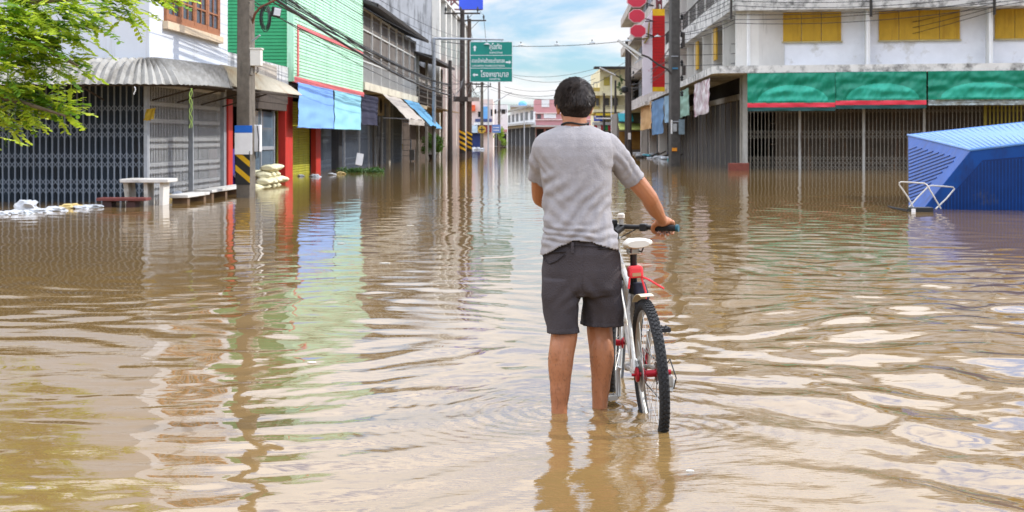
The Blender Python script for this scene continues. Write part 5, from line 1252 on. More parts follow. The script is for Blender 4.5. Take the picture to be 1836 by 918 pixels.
br([V((-8.25, 14.8, 1.7)), P8(-110, 150, 8.2), P8(-10, 170, 8.0), P8(60, 190, 7.9), P8(118, 208, 7.85)], .055)
br([V((-8.2, 14.75, 2.0)), P8(-60, 20, 8.4), P8(40, 40, 8.3), P8(120, 50, 8.2)], .04)
br([V((-7.7, 14.4, 4.8)), V((-6.2, 14.2, 4.6)), V((-4.4, 14, 3.9))], .07); br([V((-7.5, 14.3, 6.0)), V((-8.6, 14, 7.4)), V((-9.2, 13.8, 8.2))], .07); br([V((-7.6, 14.3, 5.6)), V((-6.4, 14, 6.6)), V((-5.2, 13.8, 7.0))], .06)
fa, fb2 = MB(), MB()
def frond(p, d, L_, mb):
    """one feathery compound leaf: a rachis with paired leaflets"""
    d = V(d).normalized(); side = d.cross(V((ru(-.4, .4), ru(-.4, .4), 1))).normalized(); n = int(L_ / .040)
    q = V(p); pts = []
    for i in range(n):
        t = i / n; d = (d + V((0, 0, -.035 - .02 * t))).normalized(); q = q + d * (L_ / n); pts.append(q.copy())
        if i < 2: continue
        l = .068 * math.sin(math.pi * (.12 + .82 * t)) ** .5 * ru(.8, 1.2); w_ = l * .40
        for s_ in (-1, 1):
            a = (side * s_ * .9 + d * .45 + V((0, 0, ru(-.45, .2)))).normalized(); b = a.cross(V((0, 0, 1)) + side * ru(-.4, .4)).normalized()
            mb.add([q, q + a * l * .28 - b * w_ * .9, q + a * l * .75 - b * w_ * .85, q + a * l, q + a * l * .75 + b * w_ * .85, q + a * l * .28 + b * w_ * .9], [(0, 1, 2, 3, 4, 5)])
    mb.tube(pts[::3] + [pts[-1]], 0.004, 3, cap=False)
def spray(c, n, spread, out, LL=(.28, .46)):
    for _ in range(n):
        p = V(c) + V((random.gauss(0, 1) * spread * 1.7, random.gauss(0, 1) * spread * 2.2, random.gauss(0, 1) * spread * 1.25)); d = V((ru(-.5, 1.1), ru(-.9, .5), ru(-.5, .5))) + V(out)
        frond(p, d, ru(*LL), fa if rnd() < .68 else fb2)
for (px, py, n, s_) in ((-30, 40, 40, .14), (-20, 90, 36, .12), (10, 140, 18, .08), (0, 10, 34, .12), (50, 20, 32, .11), (35, 60, 22, .09), (95, 8, 26, .10), (150, 10, 18, .08), (195, 2, 15, .06), (240, -4, 12, .06), (275, -6, 6, .04), (20, 60, 24, .12), (70, 50, 16, .10), (120, 48, 9, .06),
        (-10, 110, 22, .12), (30, 105, 16, .08), (75, 100, 15, .07), (120, 112, 9, .05), (-20, 170, 16, .09), (20, 185, 18, .07), (62, 188, 15, .05), (100, 200, 9, .035), (0, 215, 9, .05), (-60, 60, 30, .2), (-80, 150, 25, .2)):
    spray(P8(px, py, ru(7.8, 8.2)), int(n * 1.5), s_ * .95, (.35, 0, -.05), (.24, .42))
for _ in range(95):
    c = V((ru(-10.5, -4.0), ru(12.6, 16.4), ru(3.3, 8.6)))
    if ((c.x + 7.4) / 3.6) ** 2 + ((c.z - 5.4) / 3.4) ** 2 < 1: spray(c, 12, .28, (0, 0, -.2), (.32, .5))
leafA = M('bright feathery leaf', (.40, .56, .035), .5, .25, 3, trans=.5, island=(.66, .74, .08)); leafB = M('deep feathery leaf', (.22, .40, .03), .5, .25, 3, trans=.45, island=(.09, .22, .02))
fa.build('foliage', leafA, tr); fb2.build('foliage', leafB, tr)
# ================= THE MAN =================
skin = M('tanned skin', (.40, .165, .078), .45, .08, 6, (.30, .115, .058), .22, False, bump=.12, bscale=60, sss=.12)
shirtm = M('heather grey jersey', (.30, .285, .292), .92, .06, 45, (.37, .352, .358), .35, False, bump=.18, bscale=140, spec=.2, sscale=22)
shortm = M('charcoal twill', (.062, .053, .057), .9, .16, 5, bump=.35, bscale=160, spec=.2)
hairm = M('dark brown hair', (.014, .010, .008), .5, .4, 60, spec=.4, island=(.060, .044, .037))
scalpm = M('dark hair base', (.02, .014, .012), .8, .3, 60, spec=.2)
def loft(mb, rings, n=24, p=2.0):
    """rings: (centre, u, w) with u, w half-axis vectors; p > 2 squares the section off"""
    vs = []
    for c, u, w in rings:
        for k in range(n):
            a = 2 * math.pi * k / n; ca, sa = math.cos(a), math.sin(a)
            x = math.copysign(abs(ca) ** (2 / p), ca); y = math.copysign(abs(sa) ** (2 / p), sa)
            vs.append(V(c) + V(u) * x + V(w) * y)
    m = len(rings)
    fs = [(i * n + k, i * n + (k + 1) % n, (i + 1) * n + (k + 1) % n, (i + 1) * n + k) for i in range(m - 1) for k in range(n)]
    mb.add(vs, fs + [tuple(range(n - 1, -1, -1)), tuple((m - 1) * n + k for k in range(n))])
def hring(z, xl, xr, ry, yc): return (V(((xl + xr) / 2, yc, z)), V(((xr - xl) / 2, 0, 0)), V((0, ry, 0)))
def limb(mb, pts, rs, n=14):
    """round tube with domed ends, smoothly resampled"""
    P = [V(p) for p in pts]; out = []; rr = []
    for i in range(len(P) - 1):
        p0, p1, p2, p3 = P[max(i - 1, 0)], P[i], P[i + 1], P[min(i + 2, len(P) - 1)]
        for k in range(5):
            t = k / 5; out.append(.5 * ((2 * p1) + (p2 - p0) * t + (2 * p0 - 5 * p1 + 4 * p2 - p3) * t * t + (3 * p1 - p0 - 3 * p2 + p3) * t ** 3))
            s = t * t * (3 - 2 * t); rr.append(rs[i] * (1 - s) + rs[i + 1] * s)
    out.append(P[-1]); rr.append(rs[-1])
    d0 = (out[0] - out[1]).normalized(); d1 = (out[-1] - out[-2]).normalized()
    pre = [out[0] + d0 * rr[0] * s for s in (.95, .7, .35)]; post = [out[-1] + d1 * rr[-1] * s for s in (.35, .7, .95)]
    out = pre + out + post; rr = [rr[0] * .3, rr[0] * .71, rr[0] * .93] + rr + [rr[-1] * .93, rr[-1] * .71, rr[-1] * .3]
    mb.tube(out, rr, n)
def remesh(mb, vox, smooth, disp=None, cull=None, name='x', m_=None, parent=None, solid=0.0):
    t = mb.build('tmp', None); t.location = V(t.location)
    org = V(t.location)
    r = t.modifiers.new('r', 'REMESH'); r.mode = 'VOXEL'; r.voxel_size = vox; r.use_smooth_shade = True
    s = t.modifiers.new('s', 'SMOOTH'); s.factor = .5; s.iterations = smooth
    bpy.context.view_layer.update(); dg = bpy.context.evaluated_depsgraph_get()
    me = bpy.data.meshes.new_from_object(t.evaluated_get(dg)); bpy.data.objects.remove(t)
    n = len(me.vertices); co = np.empty(n * 3); me.vertices.foreach_get('co', co); co = co.reshape(-1, 3) + np.array(org)
    no = np.empty(n * 3); me.vertices.foreach_get('normal', no); no = no.reshape(-1, 3)
    if disp: co = co + no * disp(co, no)[:, None]
    if cull is not None:
        keep = ~cull(co, no)
        bm = bmesh.new(); me.vertices.foreach_set('co', co.reshape(-1)); bm.from_mesh(me); bm.verts.ensure_lookup_table()
        bmesh.ops.delete(bm, geom=[bm.verts[i] for i in np.nonzero(~keep)[0]], context='VERTS'); bm.to_mesh(me); bm.free()
        n = len(me.vertices); co = np.empty(n * 3); me.vertices.foreach_get('co', co); co = co.reshape(-1, 3)
    o = co.mean(0); o[2] = co[:, 2].min(); me.vertices.foreach_set('co', (co - o).reshape(-1)); me.materials.clear()
    if m_: me.materials.append(m_)
    me.shade_smooth(); me.name = name
    ob = bpy.data.objects.new(name, me); COL.objects.link(ob)
    if parent is not None: ob.parent = parent; ob.location = V(o) - wloc(parent)
    else: ob.location = V(o)
    if solid: q = ob.modifiers.new('s', 'SOLIDIFY'); q.thickness = solid; q.offset = 1
    return ob
SH = 6.62
HC = V((.297, 6.645, 1.458)); hy = R(14)
hx_, hf_ = V((math.cos(hy), math.sin(hy), 0)), V((-math.sin(hy), math.cos(hy), 0))
def hp(x, y, z): return HC + hx_ * x + hf_ * y + V((0, 0, z))
body = MB()
def ell(mb, c, rx, ry, rz):
    n, m = 24, 16; vs = []
    for j in range(1, m):
        th = math.pi * j / m
        for k in range(n): a = 2 * math.pi * k / n; vs.append(c + hx_ * (math.sin(th) * math.cos(a) * rx) + hf_ * (math.sin(th) * math.sin(a) * ry) + V((0, 0, math.cos(th) * rz)))
    b = len(vs); vs += [c + V((0, 0, rz)), c - V((0, 0, rz))]
    mb.add(vs, [(j * n + k, (j + 1) * n + k, (j + 1) * n + (k + 1) % n, j * n + (k + 1) % n) for j in range(m - 2) for k in range(n)] + [(b, k, (k + 1) % n) for k in range(n)] + [(b + 1, (m - 2) * n + (k + 1) % n, (m - 2) * n + k) for k in range(n)])
ell(body, hp(0, -.004, 0), .077, .093, .092); ell(body, hp(0, .022, -.050), .058, .068, .078); ell(body, hp(0, .078, -.105), .022, .018, .018)
limb(body, [hp(0, .083, .0), hp(0, .102, -.035)], [.008, .012]); ell(body, hp(0, .085, -.070), .024, .012, .010)
ell(body, hp(0, .078, .012), .05, .018, .010)
for s_ in (-1, 1): ell(body, hp(s_ * .079, -.002, -.035), .010, .020, .031); ell(body, hp(s_ * .086, -.010, -.026), .007, .012, .020)
limb(body, [(.30, SH - .01, 1.22), (.299, SH, 1.30), HC + V((0, -.012, -.06))], [.075, .060, .057])
loft(body, [hring(1.31, .25, .35, .05, SH), hring(1.27, .17, .42, .070, SH), hring(1.22, .15, .44, .085, SH), hring(1.1, .17, .44, .095, 6.6), hring(.95, .17, .45, .095, 6.58), hring(.85, .165, .47, .10, 6.57), hring(.7, .16, .48, .11, 6.57), hring(.60, .17, .48, .10, 6.58)])
limb(body, [(.228, 6.57, .60), (.236, 6.55, .46), (.246, 6.545, .37), (.228, 6.525, .245), (.225, 6.52, .12), (.221, 6.515, .02), (.221, 6.52, -.06)], [.070, .066, .064, .0605, .048, .038, .039])
limb(body, [(.221, 6.50, -.075), (.215, 6.62, -.085), (.21, 6.70, -.10)], [.038, .036, .022])
limb(body, [(.418, 6.60, .60), (.42, 6.65, .46), (.418, 6.66, .37), (.428, 6.645, .245), (.424, 6.645, .12), (.419, 6.645, .02), (.419, 6.65, -.06)], [.070, .066, .062, .059, .046, .037, .039])
limb(body, [(.419, 6.63, -.075), (.425, 6.75, -.085), (.43, 6.83, -.10)], [.038, .036, .022])
# handlebar geometry (shared with the bicycle)
BC = V((.560, 7.07, .832)); BA = V((.915, -.40, 0)).normalized(); BL = .285
Gr = BC + BA * .225; Gl = BC - BA * .225
BF = V((-BA.y, BA.x, 0))        # forward, square to the bar
def hand(G, s):
    """hand closed on the grip; s = +1 right hand, -1 left hand"""
    a, f, u = BA * s, BF, V((0, 0, 1))
    W = G - f * .062 + u * .035 + a * .004
    # palm, flat on top of the grip
    limb(body, [W, G - f * .03 + u * .036, G + f * .014 + u * .030 + a * .012], [.026, .028, .021])
    limb(body, [W, G - f * .03 + u * .034 - a * .018, G + f * .012 + u * .028 - a * .022], [.024, .025, .019])
    limb(body, [G + f * .012 + u * .027 + a * .034, G + f * .012 + u * .027 - a * .036], [.014, .015])
    for off, ln, r_ in ((-.038, 1.0, .0092), (-.013, 1.1, .0094), (.012, 1.02, .0090), (.035, .85, .0078)):
        b = G + a * off
        limb(body, [b + f * .012 + u * .027, b + f * .036 * ln + u * .014, b + f * .036 * ln - u * .014 * ln, b + f * .012 - u * .034 * ln, b - f * .008 - u * .031 * ln], [r_ * 1.1, r_, r_, r_ * .9, r_ * .8], 10)
    # thumb leaves the inner side of the palm and closes under the bar
    limb(body, [G - f * .038 + u * .026 - a * .026, G - f * .028 + u * .010 - a * .050, G - f * .018 - u * .014 - a * .058, G + f * .004 - u * .028 - a * .050], [.016, .0125, .0105, .0085], 10)
    return W
Wr = hand(Gr, 1); Wl = hand(Gl, -1)
limb(body, [(.455, SH, 1.215), (.515, 6.64, 1.165), (.585, 6.675, 1.085), (.658, 6.715, 1.000), (.672, 6.75, .975), (.70, 6.82, .935), Wr - V((.012, .055, -.022)), Wr], [.048, .048, .045, .040, .041, .039, .026, .026])
limb(body, [(.168, SH, 1.215), (.140, 6.66, 1.165), (.136, 6.72, 1.08), (.135, 6.80, 1.00), (.150, 6.83, .98), (.20, 6.93, .95), Wl + V((-.035, -.05, .025)), Wl], [.046, .045, .043, .038, .039, .036, .026, .026])
man = thing('person', 'young man seen from behind in grey t-shirt and charcoal shorts wading with a bicycle', 'person', (.32, 6.6, GROUND))
for (x_, y_) in ((.228, 6.500), (.428, 6.618)):       # calf muscle: two heads, and the heel cord below
    ell(body, V((x_ - .016, y_, .270)), .034, .034, .085); ell(body, V((x_ + .018, y_ + .002, .262)), .032, .033, .078)
    limb(body, [(x_, y_ + .012, .20), (x_ - .004, y_ - .004, .09), (x_ - .006, y_ - .006, .0)], [.022, .014, .012])
    for s_ in (-1, 1): limb(body, [(x_ + s_ * .026, y_ + .01, .47), (x_ + s_ * .024, y_ + .002, .385), (x_ + s_ * .02, y_ + .008, .33)], [.016, .013, .014])
skin_ob = remesh(body, .0036, 3, name='body', m_=skin, parent=man)
from mathutils.bvhtree import BVHTree
_me = skin_ob.data; _o = wloc(skin_ob); BV = BVHTree.FromPolygons([tuple(v.co + _o) for v in _me.vertices], [tuple(p.vertices) for p in _me.polygons])
for s_ in (-1, 1):
    MB().ball(hp(s_ * .030, .0755, -.008), .0115, 12, 8).build('eye', M('eye white', (.55, .52, .48), .25), man, smooth=True)
    MB().ball(hp(s_ * .029, .0830, -.0085), .0056, 10, 6).build('iris', M('brown iris', (.03, .015, .01), .2), man, smooth=True)
    MB().tube([hp(s_ * .016, .090, .012), hp(s_ * .031, .090, .017), hp(s_ * .047, .078, .011)], .0035, 5).build('eyebrow', hairm, man)
lh_ = MB()
for _ in range(500):          # fine leg hair
    x_, y_ = ((.225, 6.522), (.424, 6.643))[_ % 2]; z = ru(.02, .30); a = ru(math.pi * .95, math.pi * 2.05); r_ = np.interp(z, [0, .1, .24, .32], [.038, .047, .062, .064])
    p, n_, _i, _d = BV.find_nearest(V((x_ + math.cos(a) * r_, y_ + math.sin(a) * r_, z)))
    if p is None or p.z < .01: continue
    q = n_ * .0022 + V((ru(-.003, .003), 0, -.010)); lh_.tube([p - n_ * .0005, p + q], [.0005, .0002], 3, cap=False)
lh_.build('leg_hair', M('fine dark leg hair', (.05, .03, .02), .7), man)['kind'] = 'stuff'
# --- t-shirt ---
sh = MB(); S = 6.6
rings = [(1.338, .222, .378, .062, SH), (1.322, .185, .415, .075, SH - .002), (1.300, .135, .455, .092, SH - .006), (1.275, .108, .480, .104, SH - .008), (1.240, .098, .492, .114, SH - .012), (1.195, .110, .488, .120, SH - .016),
         (1.14, .134, .474, .120, 6.60), (1.05, .146, .468, .116, 6.59), (.95, .150, .466, .114, 6.58), (.885, .152, .474, .120, 6.57), (.83, .149, .488, .131, 6.57), (.78, .138, .503, .139, 6.57), (.70, .134, .512, .142, 6.57)]
loft(sh, [hring(z, a, b, ry, yc) for z, a, b, ry, yc in rings], 40, 2.35)
limb(sh, [(.445, SH, 1.245), (.50, SH + .01, 1.185), (.555, 6.66, 1.115), (.600, 6.682, 1.062)], [.066, .061, .054, .052])
limb(sh, [(.160, SH, 1.240), (.143, SH + .02, 1.18), (.136, 6.68, 1.12), (.134, 6.72, 1.06)], [.062, .059, .054, .053])
rs_e, rs_d = np.array((.588, 6.676, 1.076)), np.array(V((.045, .022, -.053)).normalized())
ls_e, ls_d = np.array((.124, 6.70, 1.09)), np.array(V((0, .04, -.06)).normalized())
def nz_(co, s, o=0.): return np.array([noise.noise(V((c[0] * s + o, c[1] * s, c[2] * s))) for c in co])
def sdisp(co, no):
    x, y, z = co[:, 0], co[:, 1], co[:, 2]; n1 = nz_(co, 7, 3.); n2 = nz_(co, 16, 9.); d = np.zeros(len(co))
    # folds falling from the right armpit toward the left hip
    t = (z - .95) * .62 + (x - .3) * -.78 + n1 * .035
    along = (z - .95) * .78 + (x - .3) * .62
    env = np.exp(-((along + .02) / .17) ** 2) * np.clip((1.16 - z) / .1, 0, 1)
    d += .0075 * env * np.sin(t * 2 * np.pi / .062) * (.6 + .8 * n2)
    # folds rising from the left side
    t2 = (z - .9) * .8 + (x - .15) * .55 + n1 * .03; env2 = np.exp(-((x - .17) / .09) ** 2) * np.exp(-((z - .88) / .14) ** 2)
    d += .004 * env2 * np.sin(t2 * 2 * np.pi / .05)
    # bunching above the hem
    e3 = np.exp(-((z - .83) / .05) ** 2); d += .0045 * e3 * np.sin(z * 2 * np.pi / .034 + n1 * 7 + x * 14)
    # armholes and shoulder blades
    d += .003 * np.exp(-((z - 1.16) / .07) ** 2) * np.sin((x * 1.4 + z) * 2 * np.pi / .085 + n1 * 5) * np.clip(np.abs(x - .3) / .12 - .4, 0, 1)
    d += -.006 * np.exp(-((x - .30) / .022) ** 2) * np.exp(-((z - 1.1) / .18) ** 2) * (y < 6.6)
    d += .0016 * n2 + .004 * n1
    # sleeve creases
    sl = np.clip((x - .50) / .04, 0, 1); d += sl * .0016 * np.sin(((co - rs_e) @ rs_d) * 2 * np.pi / .045 + n1 * 6)
    # seams: sleeve joint and collar
    d += -.0030 * np.exp(-(((x - .475) + (z - 1.2) * .10) / .0045) ** 2) * (z > 1.10)
    return d
def hem(x): return np.interp(x, [.12, .16, .22, .29, .36, .43, .50], [.728, .738, .775, .806, .800, .775, .752])
def scull(co, no):
    x, y, z = co[:, 0], co[:, 1], co[:, 2]
    c = z < np.where(y < 6.58, hem(x), .74)
    c |= ((co - rs_e) @ rs_d > 0) & (x > .50) & (z < 1.2)
    c |= ((co - ls_e) @ ls_d > 0) & (x < .19) & (z > 1.0) & (y > 6.66)
    c |= (np.hypot((x - .30) / .068, (y - SH + .002) / .062) < 1) & (z > 1.30)
    return c
tee = remesh(sh, .0055, 3, sdisp, scull, 't_shirt', shirtm, man, .0025)
m = MB()
cl = [V((.30 + .070 * math.cos(t), SH - .002 + .064 * math.sin(t), 1.332 - .012 * (1 if math.sin(t) > 0 else .2))) for t in [2 * math.pi * i / 28 for i in range(29)]]
m.tube(cl, .0065, 6, cap=False); m.build('collar', M('pale grey ribbing', (.44, .41, .42), .9, .08, 60), tee, smooth=True)
m = MB(); m.tube([V((.30 + .064 * math.cos(t), SH + .002 + .062 * math.sin(t), 1.350 - .035 * (math.sin(t) > .3) + .004 * math.cos(3 * t))) for t in [2 * math.pi * i / 32 for i in range(33)]], .0045, 6, cap=False)
m.build('neck_cord', M('black cord', (.012, .012, .012), .6), man, smooth=True)
# --- shorts ---
so_ = MB()
loft(so_, [hring(.84, .172, .478, .112, 6.57), hring(.80, .168, .482, .118, 6.57), hring(.74, .148, .503, .127, 6.57), hring(.66, .138, .512, .130, 6.575), hring(.575, .140, .518, .122, 6.58), hring(.545, .15, .51, .10, 6.58)], 36, 2.3)
loft(so_, [hring(.62, .142, .335, .112, 6.565), hring(.54, .141, .318, .108, 6.565), hring(.46, .150, .311, .100, 6.56), hring(.385, .164, .314, .094, 6.555), hring(.33, .166, .314, .094, 6.555)], 28, 2.3)
loft(so_, [hring(.62, .32, .515, .112, 6.60), hring(.54, .335, .520, .108, 6.615), hring(.46, .334, .526, .100, 6.63), hring(.40, .334, .527, .096, 6.635), hring(.35, .334, .527, .096, 6.635)], 28, 2.3)
def odisp(co, no):
    x, y, z = co[:, 0], co[:, 1], co[:, 2]; n1 = nz_(co, 6, 1.); n2 = nz_(co, 13, 5.)
    d = .007 * n1 + .004 * n2
    d += .005 * np.exp(-((z - .55) / .07) ** 2) * np.sin((z * .7 + np.abs(x - .325) * 1.1) * 2 * np.pi / .075 + n1 * 4) * np.clip(1 - np.abs(x - .325) / .17, 0, 1)
    d += .0045 * np.clip((.5 - z) / .1, 0, 1) * np.sin(x * 2 * np.pi / .085 + n1 * 6)
    d += -.0045 * np.exp(-((x - .327) / .006) ** 2) * (z > .53) * (y < 6.6)
    d += .0022 * (np.where(x < .325, z < .392, z < .405)) 
    return d
def ocull(co, no):
    x, y, z = co[:, 0], co[:, 1], co[:, 2]
    return (z > .828) | ((x < .3245) & (z < .368)) | ((x >= .3245) & (z < .388))
shorts = remesh(so_, .0055, 3, odisp, ocull, 'shorts', shortm, man, .003)
def onback(px, py, off=.004):       # a point on the back of the shorts
    X = (px - CX) * 6.45 / FP; z = H + (HY - py) * 6.45 / FP; t = abs((X - .325) / .187); t = min(t, .97)
    return V((X, 6.575 - .134 * (1 - t ** 2.3) ** (1 / 2.3) - off, z))
seam = M('charcoal seam', (.022, .018, .020), .95)
m = MB(); m.tube([onback(974, 457), onback(985, 454), onback(998, 452), onback(1014, 451)], .0035, 5); m.tube([onback(974, 460), onback(977, 469), onback(986, 474), onback(998, 468), onback(1013, 456)], .0028, 5); m.build('pocket_flap', seam, shorts)
m = MB(); m.tube([onback(1072, 446), onback(1085, 445), onback(1098, 446)], .003, 5); m.build('pocket_welt', seam, shorts)
m = MB(); m.tube([onback(990, 443), onback(1010, 440), onback(1040, 440), onback(1075, 443), onback(1098, 446)], .0018, 4); m.build('waistband_seam', seam, shorts)
m = MB(); q = onback(1026, 444, .006); m.box(q, (.013, .006, .05)); m.build('belt_loop', shortm, shorts, bevel=.002)
# --- hair ---
def hair_ok(d):
    thr = np.interp(d.y, [-.5, -.22, -.02, .25, .55, .8], [-.97, -.84, -.20, .02, .3, .42]); return d.z > thr
hb = MB()
hm = MB(); n, mm_ = 40, 28; vs = []
for j in range(mm_ + 1):
    th = math.pi * j / mm_
    for k2 in range(n):
        a = 2 * math.pi * k2 / n; d = V((math.sin(th) * math.cos(a), math.sin(th) * math.sin(a), math.cos(th))); f_ = 1 + .02 * noise.noise(d * 5)
        vs.append((hp(d.x * (.0865 - .006 * max(0, -d.z)) * f_, d.y * (.103 - .006 * max(0, -d.z)) * f_ - .006, d.z * .1035 * f_ + .003 + (-.006 if d.z < -.5 else 0)), hair_ok(d)))
for j in range(mm_):
    for k2 in range(n):
        q = (j * n + k2, (j + 1) * n + k2, (j + 1) * n + (k2 + 1) % n, j * n + (k2 + 1) % n)
        if all(vs[i][1] for i in q): hm.f.append(q)
hm.v = [tuple(v[0]) for v in vs]
hairo = hm.build('hair', scalpm, man, smooth=True); hairo.modifiers.new('s', 'SOLIDIFY').thickness = .008
st_ = MB(); whorl = V((.12, -.62, .78)).normalized()
cnt = 0
while cnt < 14000:
    d = V((random.gauss(0, 1), random.gauss(0, 1), random.gauss(0, 1))).normalized()
    if not hair_ok(d): continue
    cnt += 1
    away = d - whorl; tan = (away - d * away.dot(d)); 
    tan = tan.normalized() if tan.length > 1e-3 else V((1, 0, 0))
    sw = d.cross(tan) * .35; clump = V((noise.noise(d * 9), noise.noise(d * 9 + V((5, 0, 0))), noise.noise(d * 9 + V((0, 7, 0))))) * .9
    L_ = ru(.014, .030) * (1.0 if d.z > -.2 else .5); lift = ru(.08, .60) if d.z > -.2 else ru(.04, .30)
    p = V((d.x * (.0875 - .006 * max(0, -d.z)), d.y * (.104 - .006 * max(0, -d.z)) - .006, d.z * .104 + .003)); dirv = (tan + sw + clump * .4 + d * lift).normalized(); pts = []
    for q in range(5):
        pts.append(hp(*p)); p = p + dirv * L_ / 4; dn = V((p.x / .09, p.y / .105, p.z / .104)).normalized(); dirv = (dirv - dn * .10 + V((0, 0, -.06))).normalized()
        if V((p.x / .0875, (p.y + .006) / .104, (p.z - .003) / .104)).length < (1.02 if p.z > -.02 else .93): p = V((dn.x * .0895, dn.y * .106 - .006, dn.z * .106 + .003))
    st_.tube(pts, [.0014, .0014, .0013, .0010, .0003], 3, cap=False)
st_.build('hair_strands', hairm, hairo, smooth=True)['kind'] = 'stuff'

# ================= THE BICYCLE =================
bk = thing('bicycle', 'white mountain bicycle with black knobbly tyres and white saddle pushed by the man', 'bicycle', (0, 0, 0))
whitef = M('white frame paint', (.46, .45, .42), .4, .15, 9, (.25, .19, .12), .5, coat=.2, sscale=7); silver = M('polished alloy', (.45, .44, .42), .35, .1, 10, metal=.9)
dirtys = M('dull alloy', (.40, .39, .36), .42, .2, 12, metal=.7); redan = M('red anodised alloy', (.38, .012, .025), .3, .1, metal=.5); saddlem = M('cream white vinyl', (.62, .58, .51), .5, .06, 8)
gripm = M('black grip rubber', (.018, .018, .02), .65, bump=.5, bscale=200); chainm = M('oily chain steel', (.16, .13, .10), .45, .2, 20, metal=.8)
redfab = M('red fabric', (.75, .05, .06), .7, .08)
Rr, tr_ = .309, .0245
def wheel(cx, steer=None, name='rear_wheel', hubm=redan):
    c = V((cx, 0, Rr + tr_)); ax = V((0, 1, 0)); tf = steer or (lambda p: V(p))
    def fin_(mb): mb.v = [tuple(tf(p)) for p in mb.v]; return mb
    m = MB(); m.torus(c, Rr, tr_, ax, 72, 12, .98)
    for i in range(84):
        a = 2 * math.pi * i / 84
        for s_, da in ((-1, 0), (1, 0), (-.38, .5), (.38, .5)):
            b = a + da * 2 * math.pi / 84; r_ = Rr + tr_ * (.92 if abs(s_) < .5 else .76)
            p = c + V((math.cos(b) * r_, s_ * tr_ * .62, math.sin(b) * r_)); rot = Matrix.Rotation(-b, 3, 'Y')
            m.box(p + rot @ V((.003, 0, 0)), (.005, .008, .010), rot)
    ty = fin_(m).build('tyre', blackrub, bk, smooth=True)
    wh = MB(); wh.torus(c, Rr - tr_ * .9, .012, ax, 64, 8, 1.0)
    r_ = fin_(wh).build('rim', dirtys, bk, smooth=True)
    m = MB()
    for i in range(28):
        a = 2 * math.pi * i / 28; s_ = -1 if i % 2 else 1; b = a + (.5 if (i // 2) % 2 else -.5)
        m.tube([c + V((math.cos(b) * .024, s_ * .026, math.sin(b) * .024)), c + V((math.cos(a) * (Rr - tr_), s_ * .004, math.sin(a) * (Rr - tr_)))], .0011, 4)
    fin_(m).build('spokes', silver, r_)
    m = MB(); m.lathe(c - V((0, .062, 0)), [(.008, 0), (.010, .02), (.030, .024), (.030, .03), (.018, .036), (.016, .085), (.028, .09), (.028, .096), (.012, .1), (.008, .124)], 16, (0, 1, 0)); fin_(m).build('hub', hubm, bk, smooth=True)
    m = MB(); m.lathe(c + V((0, .043, 0)), [(.080, 0), (.080, .002), (.060, .002), (.060, 0)], 32, (0, 1, 0)); fin_(m).build('brake_disc', dirtys, bk)
    return ty
Hb = V((.79, 0, .72)); Ht = V((.735, 0, .88)); hax = (Ht - Hb).normalized(); stq = Matrix.Rotation(R(-16), 3, hax)
def steer(p): return Hb + stq @ (V(p) - Hb)
wheel(0); wheel(.965, steer, hubm=redan)
def part(name, mm, segs, r, n=10, st_f=None, smooth=True, parent=bk):
    m = MB()
    for s in segs: m.tube([st_f(p) if st_f else p for p in s], r, n)
    return m.build(name, mm, parent, smooth=smooth)
bb_ = V((.42, 0, .30)); sc_ = V((.285, 0, .70)); rh = V((0, 0, .333)); fh = V((.965, 0, .333))
part('seat_tube', whitef, [[bb_, sc_]], .019); part('down_tube', whitef, [[bb_, Hb + V((.0, 0, .02))]], .015); part('top_tube', whitef, [[V((.31, 0, .64)), Ht - V((0, 0, .04))]], .016)
part('head_tube', whitef, [[Hb, Ht]], .026)
for s_ in (-1, 1):
    part('chain_stay', whitef, [[bb_ + V((-.03, s_ * .035, 0)), V((.2, s_ * .055, .325)), rh + V((0, s_ * .066, 0))]], .011)
    part('seat_stay', whitef, [[V((.292, s_ * .02, .66)), V((.22, s_ * .045, .60)), rh + V((.01, s_ * .066, .012))]], .0095)
    part('fork_leg', whitef if s_ > 0 else whitef, [[V((.80, s_ * .055, .70)), V((.88, s_ * .062, .52)), fh + V((-.01, s_ * .06, 0))]], .016, st_f=steer)
part('fork_crown', black, [[V((.797, -.065, .70)), V((.797, .065, .70))]], .022, st_f=steer)
sp_ = V((.235, 0, .875))
part('seat_post', black, [[sc_ - V((0, 0, .02)), sp_]], .0165); part('seat_clamp', black, [[sc_ + V((.012, 0, -.03)), sc_ + V((-.002, 0, .015))]], .024)
# saddle
m = MB(); rg = []
for x, w_, h_, z in ((.085, .055, .016, .915), (.105, .075, .022, .918), (.15, .072, .026, .914), (.20, .048, .024, .910), (.26, .030, .021, .908), (.33, .023, .018, .908), (.365, .016, .012, .904)):
    rg.append((V((x, 0, z)), V((0, w_ * .92, 0)), V((0, 0, h_))))
loft(m, rg, 20, 2.2); sd = m.build('saddle', saddlem, bk, smooth=True)
part('saddle_rail', black, [[V((.12, .03, .90)), V((.16, .025, .872)), V((.28, .022, .872)), V((.34, .01, .895))], [V((.12, -.03, .90)), V((.16, -.025, .872)), V((.28, -.022, .872)), V((.34, -.01, .895))]], .0038, 6, parent=sd)
MB().box((.235, 0, .872), (.05, .06, .03)).build('seatpost_head', dirtys, bk, bevel=.006)
